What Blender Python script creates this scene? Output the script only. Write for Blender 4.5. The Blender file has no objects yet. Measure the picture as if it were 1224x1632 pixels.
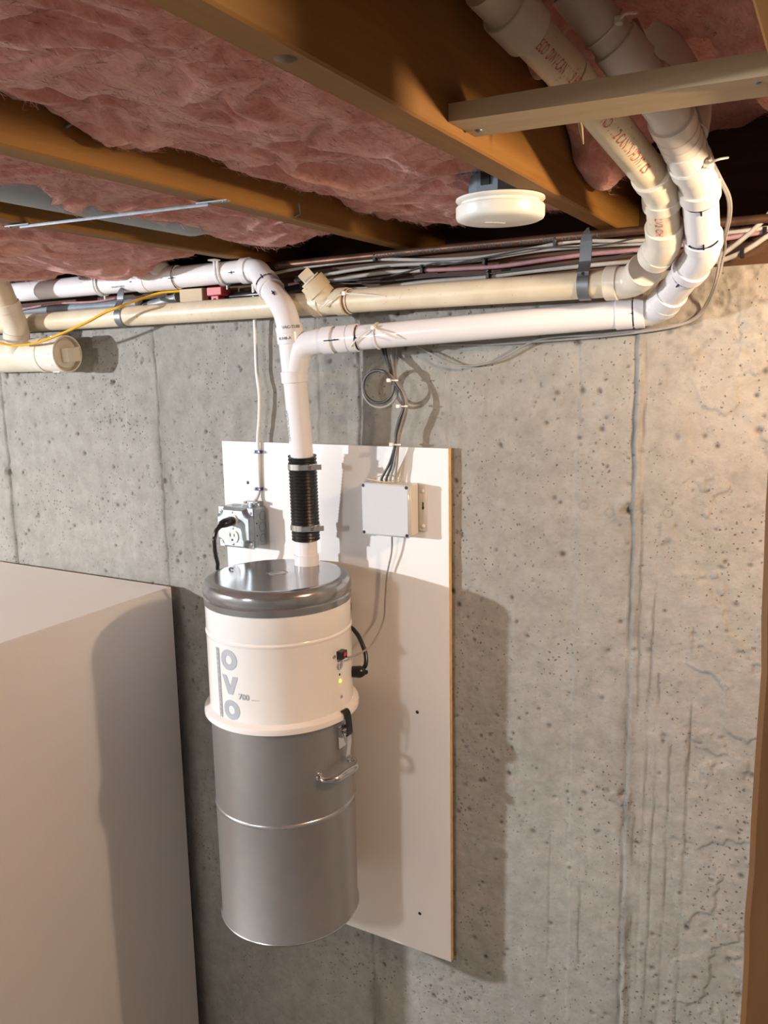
import bpy, math, random
import numpy as np
from mathutils import Vector, Matrix

random.seed(7)
RNG = np.random.default_rng(11)
scn = bpy.context.scene
COL = scn.collection
PI = math.pi

# ------------------------------------------------------------------ camera
F_PX, CX, CY = 1326.0, 612.0, 816.0
ROT = np.array([[0.87370377, 0.06756894, -0.48174284],      # world <- (right, down, forward)
                [0.48612093, -0.15815134, 0.8594618],
                [-0.01811535, -0.98510029, -0.1710241]])
CAM = np.array([0.0, -1.62, 2.05])
cam_d = bpy.data.cameras.new('camera')
cam = bpy.data.objects.new('camera', cam_d)
COL.objects.link(cam)
cam_d.sensor_fit = 'VERTICAL'
cam_d.sensor_height = 32.0
cam_d.lens = 32.0 * F_PX / 1632.0
cam_d.clip_start = 0.02
r_, d_, f_ = ROT[:, 0], ROT[:, 1], ROT[:, 2]
mw = Matrix(((r_[0], -d_[0], -f_[0], CAM[0]), (r_[1], -d_[1], -f_[1], CAM[1]), (r_[2], -d_[2], -f_[2], CAM[2]), (0, 0, 0, 1)))
cam.matrix_world = mw
scn.camera = cam

# ------------------------------------------------------------------ world, lamps, exposure
world = bpy.data.worlds.new('world')
scn.world = world
world.use_nodes = True
world.node_tree.nodes['Background'].inputs['Color'].default_value = (0.9, 0.95, 1.0, 1)
world.node_tree.nodes['Background'].inputs['Strength'].default_value = 0.012


def lamp(name, loc, energy, col, radius):
    l = bpy.data.lights.new(name, 'POINT')
    l.energy = energy
    l.color = col
    l.shadow_soft_size = radius
    o = bpy.data.objects.new(name, l)
    COL.objects.link(o)
    o.location = loc
    return o


lamp('basement_bulb_light', (-3.6, -2.7, 2.15), 325.0, (0.92, 0.95, 1.0), 0.035)
lamp('basement_bulb_light', (-1.64, -3.5, 2.24), 58.0, (0.95, 0.96, 1.0), 0.13)
lamp('basement_bulb_light', (0.27, -0.485, 2.26), 25.0, (1.0, 0.75, 0.48), 0.03)
vs = scn.view_settings
vs.view_transform = 'Standard'
vs.look = 'None'
vs.gamma = 1.0
vs.use_curve_mapping = False
vs.exposure = 0.6


# ------------------------------------------------------------------ pixel -> point
def P(px, py, x=None, y=None, z=None, d=None):
    r = ROT @ np.array([px - CX, py - CY, F_PX])
    if x is not None:
        t = (x - CAM[0]) / r[0]
    elif y is not None:
        t = (y - CAM[1]) / r[1]
    elif z is not None:
        t = (z - CAM[2]) / r[2]
    else:
        t = d / F_PX
    return Vector(CAM + t * r)


# ------------------------------------------------------------------ numpy noise
def _h(ix, iy, iz):
    n = (ix * 374761393 + iy * 668265263 + iz * 2147483647 + 1013904223) & 0xffffffff
    n = ((n ^ (n >> 13)) * 1274126177) & 0xffffffff
    n = (n ^ (n >> 16)) & 0xffffffff
    return n.astype(np.float64) / 4294967295.0


def vn(x, y, z=0.0):
    x, y, z = np.broadcast_arrays(np.asarray(x, float), np.asarray(y, float), np.asarray(z, float))
    ix, iy, iz = np.floor(x).astype(np.int64), np.floor(y).astype(np.int64), np.floor(z).astype(np.int64)
    fx, fy, fz = x - ix, y - iy, z - iz
    fx, fy, fz = (f * f * f * (f * (f * 6 - 15) + 10) for f in (fx, fy, fz))
    r = 0
    for a in (0, 1):
        for b in (0, 1):
            for c in (0, 1):
                w = (fx if a else 1 - fx) * (fy if b else 1 - fy) * (fz if c else 1 - fz)
                r = r + w * _h(ix + a, iy + b, iz + c)
    return r * 2 - 1


def fbm(x, y, z=0.0, o=4, g=0.5):
    s, a, k = 0, 1.0, 1.0
    for i in range(o):
        s = s + a * vn(x * k + 17.3 * i, y * k - 9.1 * i, z * k + 3.7 * i)
        a *= g
        k *= 2.03
    return s


# ------------------------------------------------------------------ materials
MATS = {}


def ramp(nt, fac, stops):
    n = nt.nodes.new('ShaderNodeValToRGB')
    el = n.color_ramp.elements
    while len(el) < len(stops):
        el.new(0.5)
    for e, (p, c) in zip(el, stops):
        e.position = p
        e.color = (*c, 1) if len(c) == 3 else c
    nt.links.new(fac, n.inputs[0])
    return n.outputs[0]


def noise(nt, vec, scale, detail=4, rough=0.5, dist=0.0):
    n = nt.nodes.new('ShaderNodeTexNoise')
    n.inputs['Scale'].default_value = scale
    n.inputs['Detail'].default_value = detail
    n.inputs['Roughness'].default_value = rough
    n.inputs['Distortion'].default_value = dist
    nt.links.new(vec, n.inputs['Vector'])
    return n.outputs['Fac']


def mapping(nt, scale=(1, 1, 1)):
    t = nt.nodes.new('ShaderNodeTexCoord')
    m = nt.nodes.new('ShaderNodeMapping')
    m.inputs['Scale'].default_value = scale
    nt.links.new(t.outputs['Object'], m.inputs['Vector'])
    return m.outputs[0]


def mixc(nt, fac, a, b, mode='MIX'):
    n = nt.nodes.new('ShaderNodeMix')
    n.data_type = 'RGBA'
    n.blend_type = mode
    for sock, v in ((n.inputs[0], fac), (n.inputs[6], a), (n.inputs[7], b)):
        if isinstance(v, (int, float)):
            sock.default_value = v
        elif isinstance(v, tuple):
            sock.default_value = (*v, 1)
        else:
            nt.links.new(v, sock)
    return n.outputs[2]


def bump(nt, h, strength, dist=0.01, prev=None):
    n = nt.nodes.new('ShaderNodeBump')
    n.inputs['Strength'].default_value = strength
    n.inputs['Distance'].default_value = dist
    nt.links.new(h, n.inputs['Height'])
    if prev is not None:
        nt.links.new(prev, n.inputs['Normal'])
    return n.outputs[0]


def new_mat(name, col, rough=0.5, metal=0.0, spec=0.5):
    m = bpy.data.materials.new(name)
    m.use_nodes = True
    nt = m.node_tree
    b = nt.nodes['Principled BSDF']
    b.inputs['Base Color'].default_value = (*col, 1)
    b.inputs['Roughness'].default_value = rough
    b.inputs['Metallic'].default_value = metal
    b.inputs['Specular IOR Level'].default_value = spec
    MATS[name] = m
    return m, nt, b


def simple(name, col, rough=0.5, metal=0.0, spec=0.5, var=0.06, scale=14.0, bmp=0.0, bscale=60.0):
    """plain colour with a little procedural mottling and relief"""
    m, nt, b = new_mat(name, col, rough, metal, spec)
    v = mapping(nt)
    n = noise(nt, v, scale, 4, 0.55)
    lo = tuple(max(0, c * (1 - var)) for c in col)
    hi = tuple(min(1, c * (1 + var)) for c in col)
    nt.links.new(ramp(nt, n, [(0.3, lo), (0.7, hi)]), b.inputs['Base Color'])
    if bmp:
        nt.links.new(bump(nt, noise(nt, v, bscale, 3), bmp, 0.004), b.inputs['Normal'])
    return m


def make_materials():
    simple('pvc_white', (0.80, 0.78, 0.79), 0.22, 0, 0.5, 0.02, 9)
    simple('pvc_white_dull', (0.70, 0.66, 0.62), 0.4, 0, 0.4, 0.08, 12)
    simple('enamel_white', (0.83, 0.80, 0.77), 0.16, 0, 0.55, 0.01, 5)
    simple('melamine', (0.84, 0.82, 0.80), 0.32, 0, 0.5, 0.015, 6)
    simple('edge_wood', (0.72, 0.50, 0.24), 0.6, 0, 0.3, 0.12, 40)
    simple('appliance', (0.80, 0.76, 0.73), 0.42, 0, 0.45, 0.012, 4)
    simple('metallic_grey', (0.40, 0.395, 0.39), 0.36, 0.75, 0.5, 0.03, 30)
    simple('metallic_lid', (0.34, 0.34, 0.35), 0.16, 0.7, 0.5, 0.03, 30)
    simple('bead_bright', (0.55, 0.55, 0.56), 0.25, 0.8, 0.5, 0.03, 30)
    simple('chrome', (0.72, 0.71, 0.70), 0.12, 1.0, 0.5, 0.02, 10)
    simple('galvanized', (0.40, 0.44, 0.455), 0.40, 0.75, 0.5, 0.14, 46)
    simple('steel_dark', (0.20, 0.22, 0.24), 0.45, 0.7, 0.5, 0.2, 30)
    simple('box_blue', (0.16, 0.20, 0.25), 0.5, 0, 0.4, 0.1, 20)
    simple('duct_grey', (0.27, 0.30, 0.32), 0.5, 0.35, 0.5, 0.08, 10)
    simple('plastic_grey', (0.60, 0.62, 0.63), 0.2, 0, 0.5, 0.03, 8)
    simple('plastic_grey_side', (0.66, 0.63, 0.58), 0.35, 0, 0.5, 0.02, 8)
    simple('detector_white', (0.80, 0.78, 0.72), 0.32, 0, 0.5, 0.02, 8)
    simple('black_plastic', (0.012, 0.012, 0.013), 0.28, 0, 0.5, 0.2, 20)
    simple('black_mark', (0.012, 0.008, 0.04), 0.6, 0, 0.3, 0.2, 20)
    simple('black_print', (0.03, 0.03, 0.035), 0.6, 0, 0.3, 0.2, 20)
    simple('cable_shaded', (0.42, 0.40, 0.36), 0.45, 0, 0.4, 0.2, 12)  # white cable darkened for the sill runs: the shade there is in the colour
    simple('cable_white', (0.72, 0.70, 0.66), 0.4, 0, 0.4, 0.05, 30)
    simple('cable_dark', (0.055, 0.057, 0.06), 0.38, 0, 0.5, 0.2, 30)
    simple('cable_grey', (0.30, 0.285, 0.27), 0.4, 0, 0.5, 0.1, 30)
    simple('cable_pink', (0.40, 0.22, 0.24), 0.45, 0, 0.4, 0.12, 60)
    simple('cable_yellow', (0.80, 0.46, 0.02), 0.4, 0, 0.4, 0.06, 30)
    simple('clip_blue', (0.02, 0.03, 0.22), 0.4, 0, 0.4, 0.1, 30)
    simple('tie_white', (0.78, 0.74, 0.66), 0.35, 0, 0.4, 0.04, 30)
    simple('copper_dull', (0.16, 0.085, 0.055), 0.42, 0.7, 0.5, 0.35, 24)
    simple('copper_print', (0.10, 0.13, 0.14), 0.6, 0, 0.3, 0.2, 24)
    simple('conduit_grey', (0.20, 0.23, 0.26), 0.45, 0, 0.4, 0.15, 24)
    simple('red_plastic', (0.50, 0.05, 0.05), 0.4, 0, 0.4, 0.1, 24)
    simple('red_print', (0.62, 0.13, 0.10), 0.6, 0, 0.3, 0.15, 60)
    simple('logo_silver', (0.47, 0.50, 0.54), 0.35, 0.15, 0.5, 0.03, 24)
    simple('logo_bar', (0.36, 0.37, 0.40), 0.35, 0.15, 0.5, 0.03, 24)
    simple('outlet_white', (0.80, 0.79, 0.77), 0.3, 0, 0.5, 0.02, 10)
    simple('slot_dark', (0.02, 0.02, 0.02), 0.6, 0, 0.2, 0.1, 10)
    simple('purple_primer', (0.30, 0.16, 0.10), 0.5, 0, 0.3, 0.35, 60)
    simple('paint_plain', (0.26, 0.25, 0.235), 0.8, 0, 0.3, 0.05, 3)
    simple('slab', (0.20, 0.195, 0.18), 0.8, 0, 0.3, 0.12, 5, 0.3, 30)

    m, nt, b = new_mat('led_lime', (0.7, 0.9, 0.05), 0.4)
    b.inputs['Emission Color'].default_value = (0.75, 0.95, 0.04, 1)
    b.inputs['Emission Strength'].default_value = 1.6

    # aged cream drain pipe: brown specks and smudges
    m, nt, b = new_mat('pvc_cream', (0.72, 0.62, 0.44), 0.38, 0, 0.45)
    v = mapping(nt)
    base = ramp(nt, noise(nt, v, 7, 5, 0.6), [(0.3, (0.60, 0.49, 0.33)), (0.62, (0.74, 0.65, 0.48))])
    sp = ramp(nt, noise(nt, v, 95, 3, 0.6), [(0.66, (0, 0, 0)), (0.74, (0.75, 0.75, 0.75))])
    nt.links.new(mixc(nt, sp, base, (0.30, 0.19, 0.10)), b.inputs['Base Color'])
    m, nt, b = new_mat('pvc_ivory', (0.76, 0.70, 0.58), 0.3, 0, 0.45)
    v = mapping(nt)
    nt.links.new(ramp(nt, noise(nt, v, 9, 5, 0.6), [(0.3, (0.66, 0.58, 0.45)), (0.62, (0.78, 0.72, 0.61))]), b.inputs['Base Color'])

    # wood
    def wood(name, c1, c2, c3, axis, rough=0.65):
        m, nt, b = new_mat(name, c1, rough, 0, 0.3)
        sc = [26, 26, 26]
        sc[axis] = 1.6
        v = mapping(nt, tuple(sc))
        g = noise(nt, v, 1.0, 6, 0.62, 0.6)
        col = ramp(nt, g, [(0.28, c1), (0.5, c2), (0.75, c3)])
        v2 = mapping(nt)
        big = noise(nt, v2, 3.0, 3)
        col = mixc(nt, ramp(nt, big, [(0.35, (0, 0, 0)), (0.75, (0.45, 0.45, 0.45))]), col, c1)
        nt.links.new(col, b.inputs['Base Color'])
        nt.links.new(bump(nt, g, 0.18, 0.002), b.inputs['Normal'])
    wood('joist_wood', (0.19, 0.078, 0.013), (0.25, 0.112, 0.022), (0.31, 0.155, 0.040), 1)
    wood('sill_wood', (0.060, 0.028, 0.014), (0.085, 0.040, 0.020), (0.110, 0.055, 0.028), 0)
    wood('strip_wood', (0.400, 0.288, 0.160), (0.464, 0.344, 0.208), (0.528, 0.408, 0.264), 0)
    wood('stud_wood', (0.120, 0.052, 0.015), (0.160, 0.072, 0.022), (0.190, 0.095, 0.035), 2)
    wood('block_wood', (0.52, 0.40, 0.26), (0.60, 0.48, 0.33), (0.68, 0.56, 0.40), 0)
    wood('subfloor_wood', (0.34, 0.22, 0.11), (0.40, 0.27, 0.14), (0.46, 0.32, 0.18), 0)

    # pink fibreglass
    m, nt, b = new_mat('fibreglass', (0.70, 0.30, 0.29), 0.95, 0, 0.05)
    v = mapping(nt)
    vs_ = mapping(nt, (1.9, 0.8, 1.4))
    n1 = noise(nt, v, 9, 6, 0.65, 0.5)
    n2 = noise(nt, vs_, 120, 5, 0.7, 1.2)
    n3 = noise(nt, vs_, 38, 5, 0.65, 1.5)
    col = ramp(nt, n1, [(0.28, (0.46, 0.115, 0.085)), (0.5, (0.63, 0.235, 0.175)), (0.72, (0.76, 0.42, 0.33))])
    col = mixc(nt, 0.5, col, ramp(nt, n3, [(0.3, (0.42, 0.10, 0.08)), (0.7, (0.78, 0.43, 0.34))]))
    col = mixc(nt, 0.25, col, ramp(nt, n2, [(0.3, (0.42, 0.10, 0.08)), (0.7, (0.82, 0.50, 0.41))]))
    nt.links.new(col, b.inputs['Base Color'])
    nb = bump(nt, n3, 0.22, 0.012)
    nt.links.new(bump(nt, n2, 0.3, 0.004, nb), b.inputs['Normal'])
    b.inputs['Sheen Weight'].default_value = 0.35
    b.inputs['Sheen Roughness'].default_value = 0.6

    # concrete with trowel mottling, air holes and drip stains
    m, nt, b = new_mat('concrete', (0.40, 0.385, 0.345), 0.88, 0, 0.25)
    v = mapping(nt)
    vz = mapping(nt, (1.0, 1.0, 0.16))
    c1 = ramp(nt, noise(nt, v, 2.6, 6, 0.62), [(0.3, (0.240, 0.228, 0.196)), (0.52, (0.316, 0.304, 0.272)), (0.75, (0.376, 0.364, 0.332))])
    c2 = ramp(nt, noise(nt, v, 22, 6, 0.7), [(0.3, (0.216, 0.208, 0.180)), (0.66, (0.400, 0.388, 0.356))])
    col = mixc(nt, 0.5, c1, c2)
    st = ramp(nt, noise(nt, vz, 17, 5, 0.7), [(0.60, (0, 0, 0)), (0.76, (0.55, 0.55, 0.55))])
    col = mixc(nt, st, col, (0.20, 0.175, 0.13))
    grime = ramp(nt, noise(nt, v, 60, 5, 0.75), [(0.57, (0, 0, 0)), (0.70, (0.7, 0.7, 0.7))])
    col = mixc(nt, grime, col, (0.21, 0.195, 0.16))
    # small pits
    vo = nt.nodes.new('ShaderNodeTexVoronoi')
    vo.inputs['Scale'].default_value = 85
    vo.inputs['Randomness'].default_value = 1.0
    wrp = nt.nodes.new('ShaderNodeVectorMath')
    wrp.operation = 'ADD'
    nz = nt.nodes.new('ShaderNodeTexNoise')
    nz.inputs['Scale'].default_value = 55
    sc = nt.nodes.new('ShaderNodeVectorMath')
    sc.operation = 'SCALE'
    sc.inputs['Scale'].default_value = 0.012
    nt.links.new(v, nz.inputs['Vector'])
    nt.links.new(nz.outputs['Color'], sc.inputs[0])
    nt.links.new(v, wrp.inputs[0])
    nt.links.new(sc.outputs[0], wrp.inputs[1])
    nt.links.new(wrp.outputs[0], vo.inputs['Vector'])
    sub = nt.nodes.new('ShaderNodeMath')
    sub.operation = 'MULTIPLY_ADD'
    dens = noise(nt, v, 5, 3)
    nt.links.new(dens, sub.inputs[0])
    sub.inputs[1].default_value = -0.55
    sub.inputs[2].default_value = 0.225
    add = nt.nodes.new('ShaderNodeMath')
    add.operation = 'ADD'
    nt.links.new(vo.outputs['Distance'], add.inputs[0])
    nt.links.new(sub.outputs[0], add.inputs[1])
    pit = ramp(nt, add.outputs[0], [(0.03, (0.75, 0.75, 0.75)), (0.09, (0, 0, 0))])
    col = mixc(nt, pit, col, (0.10, 0.095, 0.08))
    at = nt.nodes.new('ShaderNodeAttribute')
    at.attribute_name = 'dirt'
    col = mixc(nt, at.outputs['Fac'], col, (0.075, 0.066, 0.05))
    nt.links.new(col, b.inputs['Base Color'])
    nb = bump(nt, noise(nt, v, 90, 5, 0.7), 0.35, 0.004)
    nb = bump(nt, noise(nt, v, 14, 5, 0.65), 0.25, 0.012, nb)
    inv = nt.nodes.new('ShaderNodeMath')
    inv.operation = 'SUBTRACT'
    inv.inputs[0].default_value = 1.0
    nt.links.new(pit, inv.inputs[1])
    nt.links.new(bump(nt, inv.outputs[0], 0.6, 0.004, nb), b.inputs['Normal'])


make_materials()


# ------------------------------------------------------------------ mesh builder
def V3(p):
    return np.array([p[0], p[1], p[2]], float)


def unit(v):
    n = np.linalg.norm(v)
    return v / n if n else v


def frame(d):
    d = unit(d)
    a = np.array([0, 0, 1.0]) if abs(d[2]) < 0.9 else np.array([0, 1.0, 0])
    u = unit(np.cross(a, d))
    return u, np.cross(d, u)


class MB:
    def __init__(self):
        self.v, self.f = [], []

    def add(self, vs, fs):
        o = len(self.v)
        self.v += [tuple(map(float, p)) for p in vs]
        self.f += [tuple(i + o for i in f) for f in fs]
        return self

    def box(self, c, s, R=None):
        c = V3(c)
        hs = V3(s) / 2
        vs = []
        for x in (-1, 1):
            for y in (-1, 1):
                for z in (-1, 1):
                    q = np.array([x, y, z]) * hs
                    if R is not None:
                        q = R @ q
                    vs.append(c + q)
        return self.add(vs, [(0, 1, 3, 2), (4, 6, 7, 5), (0, 4, 5, 1), (2, 3, 7, 6), (0, 2, 6, 4), (1, 5, 7, 3)])

    def box2(self, a, b):
        a, b = V3(a), V3(b)
        return self.box((a + b) / 2, np.abs(b - a))

    def cbox(self, a, b, bev=0.002):
        """box between two corners with chamfered edges"""
        a, b = np.minimum(V3(a), V3(b)), np.maximum(V3(a), V3(b))
        c, h = (a + b) / 2, (b - a) / 2
        bev = min(bev, h.min() * 0.9)
        vs, idx = [], {}
        for sx in (-1, 1):
            for sy in (-1, 1):
                for sz in (-1, 1):
                    s = np.array([sx, sy, sz])
                    for ax in range(3):
                        q = h - bev
                        q = q.copy()
                        q[ax] = h[ax]
                        idx[(sx, sy, sz, ax)] = len(vs)
                        vs.append(c + s * q)
        fs = []
        for ax in range(3):
            o = [i for i in range(3) if i != ax]
            for s in (-1, 1):
                ring = []
                for (p, q) in ((-1, -1), (1, -1), (1, 1), (-1, 1)):
                    k = [0, 0, 0]
                    k[ax], k[o[0]], k[o[1]] = s, p, q
                    ring.append(idx[(*k, ax)])
                fs.append(tuple(ring))
            for p in (-1, 1):
                for q in (-1, 1):
                    k1, k2 = [0, 0, 0], [0, 0, 0]
                    k1[ax], k2[ax] = -1, 1
                    for k in (k1, k2):
                        k[o[0]], k[o[1]] = p, q
                    fs.append((idx[(*k1, o[0])], idx[(*k2, o[0])], idx[(*k2, o[1])], idx[(*k1, o[1])]))
        for sx in (-1, 1):
            for sy in (-1, 1):
                for sz in (-1, 1):
                    fs.append(tuple(idx[(sx, sy, sz, a_)] for a_ in range(3)))
        return self.add(vs, fs)

    def sweep(self, pts, rad, n=20, cap=True, ell=None):
        """tube through pts with a radius at each; sharp steps come from repeated points"""
        pts = [V3(p) for p in pts]
        m = len(pts)
        if not hasattr(rad, '__len__'):
            rad = [rad] * m
        tan = []
        for i in range(m):
            a, b = pts[max(0, i - 1)], pts[min(m - 1, i + 1)]
            j, k = i, i
            while np.linalg.norm(b - a) < 1e-7 and (j > 0 or k < m - 1):
                j, k = max(0, j - 1), min(m - 1, k + 1)
                a, b = pts[j], pts[k]
            tan.append(unit(b - a))
        u, w = frame(tan[0])
        vs, fs = [], []
        for i in range(m):
            if i:
                ax = np.cross(tan[i - 1], tan[i])
                s = np.linalg.norm(ax)
                if s > 1e-8:
                    ang = math.atan2(s, float(tan[i - 1] @ tan[i]))
                    R = np.array(Matrix.Rotation(ang, 3, Vector(ax / s)))
                    u = R @ u
                u = unit(u - tan[i] * (u @ tan[i]))
                w = np.cross(tan[i], u)
            for k in range(n):
                a = 2 * PI * k / n
                e = (1, 1) if ell is None else ell
                vs.append(pts[i] + rad[i] * (e[0] * math.cos(a) * u + e[1] * math.sin(a) * w))
        for i in range(m - 1):
            for k in range(n):
                fs.append((i * n + k, i * n + (k + 1) % n, (i + 1) * n + (k + 1) % n, (i + 1) * n + k))
        if cap:
            fs.append(tuple(range(n - 1, -1, -1)))
            fs.append(tuple((m - 1) * n + k for k in range(n)))
        return self.add(vs, fs)

    def cyl(self, a, b, r, n=24, r2=None):
        return self.sweep([a, b], [r, r if r2 is None else r2], n)

    def lathe(self, prof, c, n=64, axis=None, close=True):
        """profile of (radius, height) turned about a vertical (or given) axis"""
        c = V3(c)
        if axis is None:
            u, w, d = np.array([1., 0, 0]), np.array([0, 1., 0]), np.array([0, 0, 1.])
        else:
            d = unit(V3(axis))
            u, w = frame(d)
        vs, fs = [], []
        for (r, h) in prof:
            for k in range(n):
                a = 2 * PI * k / n
                vs.append(c + d * h + max(r, 1e-5) * (u * math.cos(a) + w * math.sin(a)))
        for i in range(len(prof) - 1):
            for k in range(n):
                fs.append((i * n + k, i * n + (k + 1) % n, (i + 1) * n + (k + 1) % n, (i + 1) * n + k))
        if close:
            fs.append(tuple(range(n - 1, -1, -1)))
            fs.append(tuple((len(prof) - 1) * n + k for k in range(n)))
        return self.add(vs, fs)

    def prism(self, poly, ext):
        """polygon of 3-D points pushed along ext"""
        n = len(poly)
        e = V3(ext)
        vs = [V3(p) for p in poly] + [V3(p) + e for p in poly]
        fs = [tuple(range(n - 1, -1, -1)), tuple(range(n, 2 * n))]
        fs += [(i, (i + 1) % n, n + (i + 1) % n, n + i) for i in range(n)]
        return self.add(vs, fs)

    def torus(self, c, axis, R, r, n=32, m=8, a0=0, a1=2 * PI):
        u, w = frame(V3(axis))
        full = abs(a1 - a0 - 2 * PI) < 1e-6
        k = n if full else n + 1
        pts = [V3(c) + R * (u * math.cos(a0 + (a1 - a0) * i / n) + w * math.sin(a0 + (a1 - a0) * i / n)) for i in range(k)]
        if full:
            pts.append(pts[0])
        return self.sweep(pts, r, m, cap=not full)


def origin(o):
    p = np.zeros(3)
    while o is not None:
        p += np.array(o.location)
        o = o.parent
    return p


def build(name, mb, mat, parent=None, smooth=True, at=None, angle=38):
    """one mesh object; a top-level mesh gets its origin at its base"""
    vs = np.array(mb.v)
    if parent is not None:
        o0 = origin(parent)
        loc = (0, 0, 0)
    else:
        lo, hi = vs.min(0), vs.max(0)
        loc = np.array(at) if at is not None else np.array([(lo[0] + hi[0]) / 2, (lo[1] + hi[1]) / 2, lo[2]])
        o0 = loc
    me = bpy.data.meshes.new(name)
    me.from_pydata((vs - o0).tolist(), [], mb.f)
    me.update()
    import bmesh
    bm = bmesh.new()
    bm.from_mesh(me)
    bmesh.ops.recalc_face_normals(bm, faces=bm.faces[:])
    bm.to_mesh(me)
    bm.free()
    if smooth:
        me.shade_smooth()
        me.set_sharp_from_angle(angle=math.radians(angle))
    me.materials.append(MATS[mat])
    ob = bpy.data.objects.new(name, me)
    ob.location = loc
    COL.objects.link(ob)
    ob.parent = parent
    return ob


def tag(o, label, cat, group=None):
    o['label'] = label
    o['category'] = cat
    if group:
        o['group'] = group
    return o


def thing(name, label, cat, loc, group=None):
    o = bpy.data.objects.new(name, None)
    o.empty_display_size = 0.05
    COL.objects.link(o)
    o.location = loc
    return tag(o, label, cat, group)


def struct(o):
    o['kind'] = 'structure'
    return o


def grid_object(name, X, Y, Z, mat, parent=None, attr=None):
    """(m,n) arrays of coordinates -> one quad sheet"""
    m, n = X.shape
    me = bpy.data.meshes.new(name)
    co = np.stack([X, Y, Z], -1).reshape(-1, 3)
    loc = np.array([0, 0, 0.0])
    if parent is None:
        loc = np.array([co[:, 0].mean(), co[:, 1].mean(), co[:, 2].min()])
    else:
        loc = origin(parent)
    co = co - loc
    me.vertices.add(m * n)
    me.vertices.foreach_set('co', co.ravel())
    i = np.arange(m * n).reshape(m, n)
    q = np.stack([i[:-1, :-1], i[1:, :-1], i[1:, 1:], i[:-1, 1:]], -1).reshape(-1, 4)
    me.loops.add(q.size)
    me.loops.foreach_set('vertex_index', q.ravel().astype(np.int32))
    me.polygons.add(len(q))
    me.polygons.foreach_set('loop_start', (np.arange(len(q)) * 4).astype(np.int32))
    me.polygons.foreach_set('loop_total', np.full(len(q), 4, np.int32))
    me.update(calc_edges=True)
    if attr is not None:
        a = me.attributes.new('dirt', 'FLOAT', 'POINT')
        a.data.foreach_set('value', attr.ravel().astype(np.float32))
    me.shade_smooth()
    me.materials.append(MATS[mat])
    ob = bpy.data.objects.new(name, me)
    COL.objects.link(ob)
    if parent is None:
        ob.location = loc
    ob.parent = parent
    return ob


def smooth_path(pts, k=8):
    """Catmull-Rom through the points"""
    p = [V3(q) for q in pts]
    p = [2 * p[0] - p[1]] + p + [2 * p[-1] - p[-2]]
    out = []
    for i in range(1, len(p) - 2):
        for j in range(k):
            t = j / k
            a, b, c, d = p[i - 1:i + 3]
            out.append(0.5 * ((2 * b) + (c - a) * t + (2 * a - 5 * b + 4 * c - d) * t * t + (3 * b - a - 3 * c + d) * t ** 3))
    out.append(p[-2])
    return out


# ------------------------------------------------------------------ lettering
def text_mesh(s, size, bold=0.0):
    cu = bpy.data.curves.new('t', 'FONT')
    cu.body = s
    cu.size = size
    cu.offset = bold
    ob = bpy.data.objects.new('t', cu)
    COL.objects.link(ob)
    dg = bpy.context.evaluated_depsgraph_get()
    dg.update()
    me = bpy.data.meshes.new_from_object(ob.evaluated_get(dg))
    vs = np.array([v.co[:] for v in me.vertices])
    fs = [tuple(p.vertices) for p in me.polygons]
    bpy.data.objects.remove(ob)
    bpy.data.curves.remove(cu)
    bpy.data.meshes.remove(me)
    return vs, fs


def text_on_tube(name, s, size, a, b, r, ang_dir, mat, parent, start=0.0, flip=False, width=None):
    """lettering running along the tube a->b; ang_dir points to the side of the tube that carries it"""
    a, b = V3(a), V3(b)
    d = unit(b - a)
    vs, fs = text_mesh(s, size)
    n = unit(V3(ang_dir) - d * (V3(ang_dir) @ d))
    w = np.cross(n, d)                  # letter "up" = w
    hh = vs[:, 1].max()
    if width:
        vs[:, 0] *= width / (vs[:, 0].max() - vs[:, 0].min())
    out = []
    for x, y, _ in vs:
        t = (y - hh / 2) / r
        out.append(a + d * (start + x) + (r + 0.0005) * (n * math.cos(t) + w * math.sin(t)))
    return build(name, MB().add(out, fs), mat, parent, smooth=False)


def text_around(name, s, size, c, up, r, face, mat, parent):
    """lettering running round a tube whose axis is up, centred on the side that faces face"""
    up = unit(V3(up))
    n = unit(V3(face) - up * (V3(face) @ up))
    w = np.cross(up, n)
    vs, fs = text_mesh(s, size)
    mx_, my_ = (vs[:, 0].max() + vs[:, 0].min()) / 2, vs[:, 1].max() / 2
    out = []
    for x, y, _ in vs:
        t = (x - mx_) / r
        out.append(V3(c) + up * (y - my_) + (r + 0.0005) * (n * math.cos(t) + w * math.sin(t)))
    return build(name, MB().add(out, fs), mat, parent, smooth=False)


# ================================================================== SETTING
YW = 0.0            # wall face
ZT = 2.215          # top of the foundation wall
JB = 2.301          # underside of the joists
SF = 2.536          # underside of the subfloor

# foundation wall with form seams, tie marks and air holes as real relief
SEAMS = [(-2.196, 0.0), (-1.575, 0.0), (-0.965, 0.0), (-0.356, 1.0)]


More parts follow.
